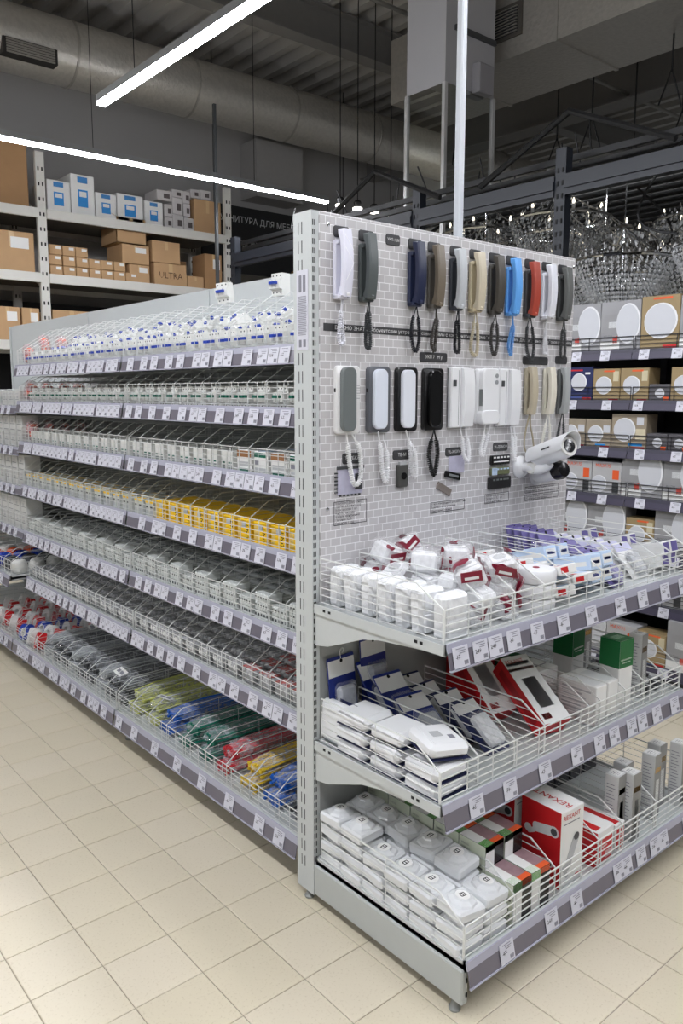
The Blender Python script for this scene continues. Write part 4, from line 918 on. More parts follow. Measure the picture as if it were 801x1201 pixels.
def heap(xc, nm, cards):
    for j in range(5):
        for l in range(3):
            if l == 2 and j % 2: continue
            kind = (j + l) % 2; top = l > 0; card = cards and (l == 2 or random.random() < .6)
            t = thing('bagged_socket' if kind == 0 else 'bagged_switch', '%swhite bagged %s, %s bin of upper end shelf, %s layer, %s from back' % ('maroon-printed ' if card else '', 'socket' if kind == 0 else 'switch', nm, ('lowest', 'middle', 'top')[l], ORD[j]), 'socket' if kind == 0 else 'switch', (xc + random.uniform(-.016, .016), -.06 - j * .098 + random.uniform(-.012, .012), ZS1 + l * .058 + (.004 if top else 0)), (random.uniform(-.55, .45) if top else 0, random.uniform(-.5, .5) if top else 0, random.uniform(-.8, .8) if top else random.uniform(-.1, .1)), 'bagged sockets and switches, %s bin' % nm)
            inst('socket_body' if kind == 0 else 'switch_body', sockm if kind == 0 else switm, t); inst('plastic_bag', random.choice(bagr if card else bagm), t, (0, 0, .036))
            if card and l: inst('maroon_card', cardm, t, (.0, -.054, .04), (.1, random.uniform(-.6, .6), 0))
heap(.235, 'second', True); heap(.375, 'third', True)
# fourth bin: round junction boxes
rd = MB(); rd.lathe([(.058, 0), (.062, .008), (.062, .034), (.058, .04), (.02, .042)], 26, 0); rd.lathe([(.011, .0421), (.009, .044)], 12, 1); rdm = rd.mesh('round_box', [white, maroon], True)
for j in range(4):
    for l in range(3 if j < 3 else 2):
        item('round_junction_box', rdm, 'round white junction box with maroon dot, %s pile from front, %s from bottom' % (ORD[j], ORD[l]), 'junction box', (.51 + random.uniform(-.003, .003), -.462 + j * .13, ZS1 + .0002 + l * .0445), (0, 0, random.random() * 3), 'round white junction boxes')
# generic cartons with printed faces
def pbox(name, w_, d_, h_, body, prints=(), r_=.0025, texts=()):
    """standing carton; prints: (face, u0, u1, v0, v1, mat) with face in front/left/top, texts: (face, u, v, size, body, mat, rot)"""
    b = MB(); mats = [body]; b.rbox((0, 0, h_ / 2), (w_, d_, h_), r_, 0); e = .0006
    def idx(m_):
        if m_ not in mats: mats.append(m_)
        return mats.index(m_)
    for face, u0, u1, v0, v1, m_ in prints:
        i = idx(m_)
        if face == 'front': b.quad((-w_ / 2 + u0 * w_, -d_ / 2 - e, v0 * h_), (-w_ / 2 + u1 * w_, -d_ / 2 - e, v0 * h_), (-w_ / 2 + u1 * w_, -d_ / 2 - e, v1 * h_), (-w_ / 2 + u0 * w_, -d_ / 2 - e, v1 * h_), i)
        if face == 'left': b.quad((-w_ / 2 - e, d_ / 2 - u0 * d_, v0 * h_), (-w_ / 2 - e, d_ / 2 - u1 * d_, v0 * h_), (-w_ / 2 - e, d_ / 2 - u1 * d_, v1 * h_), (-w_ / 2 - e, d_ / 2 - u0 * d_, v1 * h_), i)
        if face == 'top': b.quad((-w_ / 2 + u0 * w_, -d_ / 2 + v0 * d_, h_ + e), (-w_ / 2 + u1 * w_, -d_ / 2 + v0 * d_, h_ + e), (-w_ / 2 + u1 * w_, -d_ / 2 + v1 * d_, h_ + e), (-w_ / 2 + u0 * w_, -d_ / 2 + v1 * d_, h_ + e), i)
    for face, u, v, sz, bt, m_, rt in texts:
        i = idx(m_); e2 = .0012
        X = {'front': TR(-w_ / 2 + u * w_, -d_ / 2 - e2, v * h_) @ FRONT @ TR(rz=rt), 'left': TR(-w_ / 2 - e2, d_ / 2 - u * d_, v * h_, rz=-PI / 2) @ FRONT @ TR(rz=rt), 'top': TR(-w_ / 2 + u * w_, -d_ / 2 + v * d_, h_ + e2, rz=rt)}[face]
        b.mesh_in(T(bt, sz), X, i)
    return b.mesh(name, mats)
def lines(face, u0, u1, v0, v1, n, m_, fill=.45):
    return [(face, u0, u0 + (u1 - u0) * (.6 + .4 * ((k * 37 % 10) / 10)), v0 + (v1 - v0) * k / n, v0 + (v1 - v0) * (k + fill) / n, m_) for k in range(n)]
flat = pbox('flat_pack', .085, .15, .03, paper, [('top', .05, .3, .05, .16, redm), ('front', .1, .5, .2, .8, redm), ('top', .4, .9, .1, .3, skyp), ('top', .1, .9, .5, .9, greyc), ('left', .2, .8, .2, .8, skyp)])
for j in range(3):
    for l in range(3):
        item('flat_white_box', flat, 'flat white box with red corner, fifth bin, %s pile from front, %s from bottom' % (ORD[j], ORD[l]), 'box', (.62 + .095 * (l % 2) + random.uniform(-.008, .008), -.44 + j * .165, ZS1 + l * .031 + .02), (-.22 + random.uniform(-.1, .1), random.uniform(-.1, .1), random.uniform(-.3, .1)), 'flat white boxes with red corners')
palb = pbox('pale_blue_box', .06, .15, .05, skyp, [('top', .1, .9, .1, .4, paper), ('top', .2, .8, .55, .62, bluem), ('front', .1, .9, .2, .8, paper), ('front', .2, .8, .4, .6, bluem), ('left', .1, .9, .3, .6, paper)])
for j in range(2):
    for l in range(2):
        for c in range(2): item('pale_blue_box', palb, 'pale blue carton, sixth bin of upper end shelf, %s row, %s layer, %s side' % (('front', 'rear')[j], ('lower', 'upper')[l], ('left', 'right')[c]), 'box', (.792 + c * .066, -.43 + j * .17, ZS1 + l * .0512 + .022), (-.3 + random.uniform(-.05, .05), 0, random.uniform(-.1, .05)), 'pale blue cartons')
def blister(w_, h_, cardm_, headm, bub, bubm, filmm=clear, th=.03):
    """hang card standing in xz, front -y, base at z=0; returns part meshes"""
    b = MB(); b.plate(w_, h_, .003, .006, 0, TR(0, 0, h_ / 2)); b.box((0, -.0036, h_ * .86), (w_ * .96, .001, h_ * .2), 1); c = b.mesh('hang_card', [cardm_, headm])
    b = MB(); b.rbox((0, -.004 - th / 2, h_ * .36), (w_ * bub, th, h_ * .56), .008); p_ = b.mesh('product', bubm)
    b = MB(); b.rbox((0, -.0045 - th / 2, h_ * .37), (w_ * (bub + .14), th + .006, h_ * .64), .012); f_ = b.mesh('clear_blister', filmm)
    b = MB(); b.lathe([(.006, 0), (.006, .001)], 10, 0, TR(0, -.0042, h_ * .94, rx=PI / 2)); k_ = b.mesh('hang_hole', slotm)
    return c, p_, f_, k_
def put_blister(ms, name, label, group, p, rot, cat='blister pack'):
    t = thing(name, label, cat, p, rot, group); inst('hang_card', ms[0], t); inst('product', ms[1], t); inst('clear_blister', ms[2], t); inst('hang_hole', ms[3], t); return t
pb = blister(.10, .16, purple, M('purple_header', (128, 120, 176), .4, 0, .2, 50), .5, M('lilac_device', (150, 146, 190), .35, 0, .05))
for j in range(6):
    put_blister(pb, 'purple_blister_pack', 'purple hang-card pack leaning at the back of the sixth bin, %s from the board' % ORD[j], 'purple packs leaning at the back, sixth bin', (.965 + .018 * (j % 3), -.06 - j * .03, ZS1 + .004), (-.2 - .05 * j, 0, random.uniform(-.08, .08)))
for j in range(8):
    put_blister(pb, 'purple_blister_pack', 'purple hang-card pack in the seventh bin, %s from the back' % ORD[j], 'purple packs in the seventh bin', (.985 + random.uniform(-.03, .03), -.2 - j * .04, ZS1 + .004), (-.8, 0, random.uniform(-.3, .3)))
wb = blister(.10, .15, paper, M('pale_lilac_print', (196, 196, 222), .4, 0, .06), .5, greyc)
for j in range(9):
    put_blister(wb, 'white_blister_pack', 'white and grey hang-card pack in the eighth bin, %s from the back' % ORD[j], 'white packs in the eighth bin', (1.145 + random.uniform(-.006, .006), -.06 - j * .05, ZS1), (-.7, 0, random.uniform(-.1, .1)))
slim = pbox('slim_pack', .05, .16, .045, paper, [('top', .1, .9, .08, .3, navy), ('top', .2, .8, .5, .9, greyc), ('front', .1, .9, .1, .9, purple)])
for c in range(2):
    for j in range(3):
        for l in range(2): item('slim_white_box', slim, 'slim white navy-printed carton, last bin, %s row from front, %s layer, %s side' % (ORD[j], ('lower', 'upper')[l], ('left', 'right')[c]), 'box', (1.235 + c * .062, -.43 + j * .165, ZS1 + l * .046 + .02), (-.25, 0, random.uniform(-.06, .06)), 'slim white cartons with navy print')
# ---- middle end shelf
ZS2 = Z2 - .0095
db = MB(); db.rbox((0, 0, .021), (.134, .132, .042), .013); db.rbox((0, 0, .0425), (.1, .1, .003), .0015); dbm = db.mesh('doorbell_body', white, True)
dc = MB(); dc.box((.004, -.002, .001), (.132, .13, .0018)); dcm = dc.mesh('blue_backing_card', M('dark_navy_card', (20, 28, 70), .4, 0, .05))
dl = MB(); dl.box((.025, -.02, .0466), (.018, .018, .0008)); dl.box((-.015, .0, .0466), (.034, .028, .0008), 1); dlm = dl.mesh('printed_square', [inkg, greyc])
def doorbell(p, rot, lab='white doorbell set in blister on blue card, stacked at left of the middle end shelf', grp='white doorbell sets in stacks'):
    t = thing('doorbell_set', lab, 'doorbell', p, rot, grp); inst('blue_backing_card', dcm, t); inst('doorbell_body', dbm, t, (0, 0, .002)); inst('printed_square', dlm, t) if 'tilted' in lab else None
for j in range(3):
    for l in range(3 if j < 2 else 2):
        doorbell((.09 + random.uniform(-.006, .006), -.15 - j * .148, ZS2 + l * .0475), (0, 0, random.uniform(-.08, .08)), 'white doorbell set on blue card, %s stack from back, %s from bottom' % (ORD[j], ORD[l]))
doorbell((.1, -.44, ZS2 + .112), (.12, .12, -.22), 'white doorbell set lying tilted on top of the front stack', 'white doorbell sets in stacks')
doorbell((.078, -.055, ZS2 + .072), (0, -PI / 2 + .06, 0), 'white doorbell set standing on edge at the back left corner', 'white doorbell sets in stacks')
bb_ = blister(.12, .27, bluep, paper, .6, M('grey_device', (168, 172, 180), .4, 0, .04), clear, .028)
for k, (x, y, z, rx, rz, lb) in enumerate(((.115, -.03, .0, -.12, .05, 'tall blue hang-card set leaning left at the back panel'), (.25, -.025, .04, -.08, .05, 'tall blue hang-card set standing behind the second bin'), (.245, -.14, 0, -.55, .1, 'blue hang-card set leaning in the middle of the second bin'), (.25, -.25, 0, -.78, -.05, 'blue hang-card set lower in the second bin'), (.245, -.38, 0, -1.0, -.1, 'blue hang-card set lying at the front of the second bin'))):
    t = put_blister(bb_, 'blue_blister_pack', lb, 'blue doorbell hang-card sets', (x, y, ZS2 + z), (rx, 0, rz))
    if k == 0:
        b = MB(); b.tube(smooth_path([(0, -.002, .26), (0, -.002, .285), (.012, -.002, .293), (.016, -.002, .283), (.008, -.002, .276)], 4), .002, 0, 5); inst('wire_hook', b.mesh('wire_hook', wirem), t)
b2 = blister(.11, .2, navy, paper, .62, white, clear, .03)
for j in range(4):
    put_blister(b2, 'navy_blister_pack', 'navy and white hang-card chime, %s from the back in the third bin' % ORD[j], 'navy and white chime packs', (.405 + random.uniform(-.008, .008), -.15 - j * .09, ZS2), (-.8 - j * .05, 0, random.uniform(-.1, .1)))
redb = pbox('red_white_box', .115, .07, .27, redm, [('front', .0, 1, .0, 1, paper), ('front', .06, .9, .86, .91, inkg), ('front', .0, .95, .78, .82, redm), ('front', .25, .75, .22, .66, greyc), ('front', .1, .4, .06, .14, redm), ('top', .1, .9, .1, .9, paper), ('left', .3, .7, .1, .9, M('red_dark_print', (160, 20, 28), .4, 0, .05))], texts=[('front', .4, .92, .02, 'REXANT', redm, 0)])
for k, (x, y, z, rx, rz, lb) in enumerate(((.625, -.42, .0, -.98, -.2, 'red and white boxed intercom lying slanted at the front of the middle end shelf'), (.565, -.25, .0, -.85, -.16, 'red and white boxed intercom slanted behind the front one'))):
    item('red_white_box', redb, lb, 'box', (x, y - .05, ZS2 + .035), (rx, 0, rz), 'red and white boxed intercoms')
for k, x in enumerate((.64, .76, .88)):
    item('red_white_box', redb, 'red boxed intercom standing against the back panel, %s from the left' % ORD[k], 'box', (x, -.075 if k < 2 else -.045, ZS2), (0, 0, PI / 2 if k < 2 else 0), 'red and white boxed intercoms')
gbox = pbox('green_flat_box', .12, .2, .05, paper, [('top', 0, 1, .55, 1, greenp), ('left', 0, .45, 0, 1, greenp), ('top', .1, .9, .2, .23, inkg)])
for l in range(3):
    item('green_flat_box', gbox, 'flat green and white carton, %s from the bottom of its stack' % ORD[l], 'box', (.80, -.22, ZS2 + l * .0505), (0, 0, random.uniform(-.05, .05)), 'flat green and white cartons')
wgb = pbox('white_grid_box', .062, .15, .14, paper, lines('left', .1, .9, .1, .9, 8, greyc) + [('front', .1, .9, .1, .2, greyc), ('top', .1, .9, .1, .8, M('pale_print', (214, 216, 216), .5, 0, .04))])
for j in range(1):
    for c in range(2): item('white_square_box', wgb, 'white carton with fine grey print, middle end shelf, %s row, %s one' % (('front', 'rear')[j], ('left', 'right')[c]), 'box', (.83 + c * .07, -.44, ZS2), (0, 0, random.uniform(-.05, .05)), 'white cartons with fine grey print')
tg_ = pbox('green_top_box', .08, .08, .26, paper, [('front', 0, 1, .62, 1, greenp), ('left', 0, 1, .62, 1, greenp), ('top', 0, 1, 0, 1, greenp), ('front', .1, .9, .72, .74, paper), ('front', .2, .8, .68, .695, paper)] + [('top', .2, .8, .3, .7, M('green_light', (140, 180, 150), .4, 0, .05))])
item('green_top_box', tg_, 'tall white carton with green top standing near the front', 'box', (1.005, -.46, ZS2), (0, 0, -.06), 'tall green-topped cartons'); item('green_top_box', tg_, 'tall white carton with green top standing further back', 'box', (.985, -.28, ZS2), (0, 0, .05), 'tall green-topped cartons')
slg = pbox('slim_grey_box', .05, .05, .24, M('slim_carton_grey', (206, 207, 207), .5, 0, .03), lines('left', .15, .85, .1, .9, 16, inkg, .22) + [('front', .0, 1, .0, 1, M('slim_front_grey', (140, 140, 138), .4, .1, .1)), ('front', .3, .75, .06, .6, paper), ('front', .1, .9, .72, .8, gold), ('top', .1, .9, .1, .9, paper)] + lines('top', .2, .8, .2, .8, 4, inkg))
item('slim_grey_box', slg, 'slim grey carton standing on the right of the middle end shelf', 'box', (1.17, -.45, ZS2), (0, 0, .1), 'slim grey cartons on the middle shelf'); item('slim_grey_box', slg, 'slim grey carton at the back right of the middle end shelf', 'box', (1.2, -.2, ZS2), (0, 0, 0), 'slim grey cartons on the middle shelf')
dk = MB(); dk.rbox((0, 0, .02), (.06, .05, .04), .008); dk.lathe([(.018, .0401), (.016, .05), (.006, .052)], 12, 1); dkm = dk.mesh('motion_sensor', [dgrey, greyc])
for j in range(5):
    for c in range(2): item('motion_sensor', dkm, 'small dark grey motion sensor, middle end shelf, %s row from front, %s one' % (ORD[j], ('left', 'right')[c]), 'sensor', (1.225 + c * .07, -.45 + j * .07, ZS2), (0, 0, random.uniform(-.4, .4)), 'small dark motion sensors')
# ---- bottom end shelf
ZS0 = Z0 - .0095
sd = MB(); sd.rbox((0, 0, .017), (.1, .098, .034), .006); sd.lathe([(.044, .0335), (.040, .040), (.026, .046), (.023, .050)], 8, 0); sdm = sd.mesh('blister_shell', M('smoke_blister', (220, 222, 224), .2, 0, .05), False)
sdl = MB(); sdl.lathe([(.0205, .0502), (.0205, .0512)], 16, 0)
for q in range(3): sdl.box((-.008 + q * .008, 0, .0516), (.0022, .014, .0008), 1)
for q in (-.006, .006): sdl.box((-.001, q, .0516), (.014, .0022, .0008), 1)
sdlm = sdl.mesh('round_sticker', [paper, ink])
for j in range(6):
    for c in range(2):
        for l in range(4 if (j, c) not in ((2, 0), (5, 1), (3, 0), (4, 0), (5, 0)) else 3):
            top = l >= 2; p = (.063 + c * .104 + random.uniform(-.004, .004), -.065 - j * .1005, ZS0 + l * .0455 + (.004 if top else 0))
            t = thing('smoke_detector_pack', 'white smoke detector pack, %s row from the back, %s column, %s from bottom' % (ORD[j], ('left', 'right')[c], ORD[l]), 'smoke detector', p, (random.uniform(-.1, .1) if top else 0, random.uniform(-.1, .1) if top else 0, random.uniform(-.1, .1)), 'packed smoke detectors, %s row from the back' % ORD[j])
            inst('blister_shell', sdm, t); inst('round_sticker', sdlm, t)
pinkp = M('pink_grey_print', (150, 120, 126), .4, 0, .25, 40)
def lam_box(h_): return pbox('lamp_box', .085, .1, h_, black, [('left', 0, 1, 0, 1, M('pale_green_print', (206, 212, 192), .45, 0, .08, 40)), ('top', 0, .45, 0, 1, paper), ('top', 0, .45, .0, .3, limep), ('top', .45, 1, .2, 1, pinkp), ('top', .45, 1, 0, .2, orangem), ('front', 0, .48, 0, 1, paper), ('front', .48, 1, 0, 1, black), ('front', .48, 1, .86, 1, orangem), ('front', 0, .48, .8, 1, limep)] + lines('left', .08, .45, .1, .9, 6, mgrey, .5) + lines('left', .55, .95, .1, .7, 5, dgrey, .5))
lamf, lamb = lam_box(.128), lam_box(.098)
for j in range(6):
    for c in range(2):
        for l in range(1 if j == 5 else 2):
            item('lamp_box', lamf if j == 5 else lamb, 'green and orange printed black carton, %s row from back, %s column, %s layer' % (ORD[j], ('left', 'right')[c], ('lower', 'upper')[l]), 'box', (.272 + c * .09, -.06 - j * .1025, ZS0 + l * .099), (0, 0, random.uniform(-.02, .02)), 'green and orange printed cartons')
camw = M('printed_camera_grey', (214, 214, 216), .4, 0, .1, 60); camd = M('printed_camera_dark', (70, 70, 74), .4, 0, .1)
rex = pbox('rexant_box', .115, .15, .25, paper, [('left', 0, 1, 0, 1, redm), ('front', .1, .8, .82, .835, inkg), ('front', .7, .95, .06, .1, redm)], texts=[('top', .5, .5, .036, 'REXANT', redm, PI / 2), ('front', .45, .91, .022, 'REXANT', redm, 0)])
def cam_print(b):
    pts = [(-.02, -.06), (.0, -.066), (.03, .0), (.036, .045), (.02, .06), (.002, .046), (-.014, -.02)]
    return pts
def side_pictures(o):
    for z_, s_ in ((.165, 1.0), (.06, .75)):
        X0 = TR(-.0577, 0, z_, rz=-PI / 2); b = MB()
        b.plate(.085 * s_, .032 * s_, .0006, .012 * s_, 0, X0 @ TR(.012 * s_, -.0003, .008 * s_, ry=-.18)); b.plate(.034 * s_, .016 * s_, .0005, .006 * s_, 0, X0 @ TR(-.035 * s_, -.0003, -.016 * s_, ry=-.5))
        b.lathe([(.014 * s_, 0), (.014 * s_, .0005)], 14, 0, X0 @ TR(-.048 * s_, -.0003, -.012 * s_, rx=PI / 2)); b.lathe([(.018 * s_, 0), (.018 * s_, .0006)], 16, 0, X0 @ TR(.05 * s_, -.0005, .014 * s_, rx=PI / 2)); b.lathe([(.012 * s_, 0), (.012 * s_, .0006)], 14, 1, X0 @ TR(.05 * s_, -.0012, .014 * s_, rx=PI / 2))
        inst('camera_picture', b.mesh('camera_picture', [camw, camd]), o)
o = item('camera_box', rex, 'tall red and white box printed with REXANT and a security camera, front', 'box', (.54, -.535, ZS0), (0, 0, -.04), 'red and white camera boxes')
b = MB(); X_ = TR(0, -.0762, .105, ry=.45) @ FRONT; b.plate(.03, .12, .0006, .014, 0, TR(0, -.0756, .105, ry=.45)); b.lathe([(.013, 0), (.013, .0004)], 14, 1, TR(.021, -.0766, .152, rx=PI / 2)); b.plate(.014, .05, .0006, .006, 0, TR(-.03, -.0756, .05, ry=-.5)); inst('camera_picture', b.mesh('camera_picture', [greyc, camd]), o)
side_pictures(o)
o = item('camera_box', rex, 'tall red camera box standing behind the front one', 'box', (.53, -.36, ZS0), (0, 0, .04), 'red and white camera boxes')
side_pictures(o)
rs = pbox('small_red_box', .1, .13, .12, paper, [('front', .12, .9, .1, .75, redm), ('left', 0, 1, 0, 1, redm), ('top', .1, .4, .1, .95, redm), ('front', .2, .6, .5, .55, paper), ('front', .5, .85, .15, .35, camw)])
for k, (x, y, z, rz) in enumerate(((.715, -.555, 0, .03), (.72, -.41, 0, -.05), (.72, -.26, 0, .03), (.72, -.26, .121, .1))):
    item('small_red_box', rs, 'small red and white carton, %s beside the tall camera boxes' % ORD[k], 'box', (x, y, ZS0 + z), (0, 0, rz), 'small red and white cartons')
rs2 = pbox('long_red_box', .06, .16, .1, paper, [('front', .12, .88, .15, .85, redm), ('top', .15, .6, .05, .95, redm)])
item('long_red_box', rs2, 'narrow red and white carton left of the slim grey cartons', 'box', (.812, -.535, ZS0), (0, 0, .02))
for k, (x, y, rz) in enumerate(((.865, -.56, .04), (.92, -.585, -.03), (.965, -.53, .06), (1.105, -.56, .05), (1.2, -.53, 0), (1.27, -.58, .03))):
    item('slim_grey_box', slg, 'slim grey lamp carton standing on the bottom end shelf, %s from the left' % ORD[k], 'box', (x, y, ZS0), (0, 0, rz), 'slim grey lamp cartons on the bottom shelf')
dks = pbox('dark_lamp_box', .09, .2, .07, M('dark_carton', (64, 64, 68), .45, 0, .08), [('top', .1, .9, .1, .5, mgrey), ('left', .2, .8, .2, .8, mgrey), ('top', .2, .5, .6, .75, gold)])
for c in range(5):
    for l in range(2): item('dark_lamp_carton', dks, 'dark grey lamp carton, bottom end shelf back, %s from left, %s layer' % (ORD[c], ('lower', 'upper')[l]), 'box', (.86 + c * .098, -.13, ZS0 + l * .0712), (0, 0, random.uniform(-.04, .04)), 'dark lamp cartons at the back')
# ------------------------------------------------------------------ goods on the left gondola
def lw(fr, x, y, z): o = fr[0]; return (o[0] + y, o[1] - x, o[2] - .0095 + z)
def put(fr, name, me, label, cat, x, y, z, rot=(0, 0, 0), group=None):
    return item(name, me, label, cat, lw(fr, x, y, z), (rot[0], rot[1], rot[2] - PI / 2), group)
def breaker(poles, body, tg__, slot=dgrey):
    b = MB(); w_ = .019 * poles; P = [(.033, 0), (-.012, 0), (-.012, .022), (-.030, .026), (-.030, .060), (-.012, .064), (-.012, .085), (.033, .085)]
    b.prism(P, -w_ / 2, w_ / 2, 0)
    for k in range(poles):
        xx = -w_ / 2 + .019 * (k + .5)
        b.lathe([(.0035, 0), (.0035, .0006)], 6, 1, TR(xx, -.0121, .075, rx=PI / 2)); b.lathe([(.0035, 0), (.0035, .0006)], 6, 1, TR(xx, -.0121, .011, rx=PI / 2))
        b.box((xx - .0095, -.0302, .043), (.0008, .0006, .03), 1) if k else None
    me = b.mesh('breaker_body', [body, slot]); b = MB()
    b.box((0, -.036, .046), (w_ * .62, .013, .010), 0)
    return me, b.mesh('breaker_lever', tg__)
BK = {('b', n): breaker(n, whiteb, bluem) for n in (1, 2, 3)}; BK.update({('g', n): breaker(n, whiteb, greenm) for n in (1, 2, 3)})
def breaker_at(fr, key, label, group, x, y, z, rot):
    o = put(fr, 'circuit_breaker', BK[key][0], label, 'circuit breaker', x, y, z, rot, group); inst('breaker_lever', BK[key][1], o)
rb = MB(); redbag = pillow(.09, .07, .12, .08, 8, 10, 5); redbagm = redbag.mesh('bag_film', clearp, True)
rc_ = MB(); rc_.rbox((0, 0, .0), (.07, .04, .08), .01, 0); rc_.box((0, -.0205, .01), (.06, .001, .04), 1); rcm = rc_.mesh('bag_contents', [orangem, redm])
def red_bag(fr, label, group, x, y, z, rot=(0, 0, 0), mt=rcm):
    t = thing('red_labelled_bag', label, 'bag', lw(fr, x, y, z + .06), (rot[0], rot[1], rot[2] - PI / 2), group); inst('bag_contents', mt, t); inst('bag_film', redbagm, t)
modw = pbox('white_module', .034, .06, .075, whiteb, [('front', .15, .85, .1, .3, mgrey), ('front', .1, .9, .55, .75, paper), ('top', .1, .9, .1, .5, greyc), ('front', .2, .8, .38, .46, greenm)])
modg = pbox('grey_module', .034, .06, .06, M('module_pale_grey', (190, 196, 192), .4, 0, .06), [('front', .1, .9, .1, .22, dgrey), ('front', .1, .9, .6, .8, paper), ('top', .1, .9, .2, .6, mgrey)])
mody = pbox('yellow_edged_module', .034, .06, .075, M('module_white', (206, 210, 206), .4, 0, .05), [('front', .05, .95, .85, .97, yellowm), ('front', .15, .85, .1, .5, greyc), ('front', .2, .8, .56, .66, dgrey), ('top', .1, .9, .1, .5, yellowm)])
relb = pbox('relay_box', .09, .1, .085, paper, [('front', .05, .95, .75, .95, greenm), ('front', .1, .9, .1, .3, greyc), ('front', .1, .4, .4, .6, inkg), ('top', .1, .9, .1, .6, skyp)])
relc = pbox('relay_box_brown', .09, .1, .085, paper, [('front', .0, 1, .7, .98, M('brown_print', (150, 104, 66), .5, 0, .05)), ('front', .1, .9, .05, .2, greenm), ('front', .1, .9, .3, .5, greyc)])
yelb = pbox('yellow_carton', .086, .2, .086, yellowm, [('front', .06, .3, .2, .9, M('yellow_pale', (226, 196, 110), .5, 0, .1)), ('front', .36, .7, .62, .9, greyc), ('left', .1, .9, .4, .5, M('yellow_dark', (196, 146, 20), .5, 0, 0))], texts=[('front', .82, .5, .026, 'UNIT', black, PI / 2), ('left', .5, .5, .03, 'UNIT', black, 0)])
term = MB()
for q in range(5): term.rbox((-.036 + q * .018, 0, .017), (.016, .07, .034), .003); term.box((-.036 + q * .018, -.0355, .02), (.007, .001, .01), 1)
termm = term.mesh('terminal_block', [M('terminal_clear', (206, 210, 208), .25, 0, .05), dgrey])
conn = MB(); conn.rbox((0, 0, .03), (.085, .06, .06), .008, 0)
for q in range(4): conn.box((-.03 + q * .02, -.0305, .03), (.009, .001, .035), 1); conn.lathe([(.006, .0601), (.006, .066)], 8, 1, TR(-.03 + q * .02, 0, 0))
connb = [conn.mesh('connector_bag', [M('connector_pale', (184, 188, 188), .25, 0, .1, 60), mgrey])]
cg = MB(); cg.rbox((0, 0, .03), (.09, .07, .058), .01, 0); cg.box((0, -.036, .04), (.07, .001, .02), 1); cgm = cg.mesh('parts_bag_contents', [M('parts_grey', (120, 122, 122), .3, .1, .3, 70), paper]); cgr = MB(); cgr.rbox((0, 0, .03), (.09, .07, .058), .01, 0); cgr.box((0, -.005, .0602), (.08, .05, .001), 1); cgrm = cgr.mesh('parts_bag_contents', [M('parts_grey2', (128, 130, 130), .3, .1, .3, 70), M('red_card', (178, 52, 44), .45, 0, .1)])
cgf = pillow(.1, .084, .07, .07, 9, 10, 5).mesh('bag_film', milky, True)
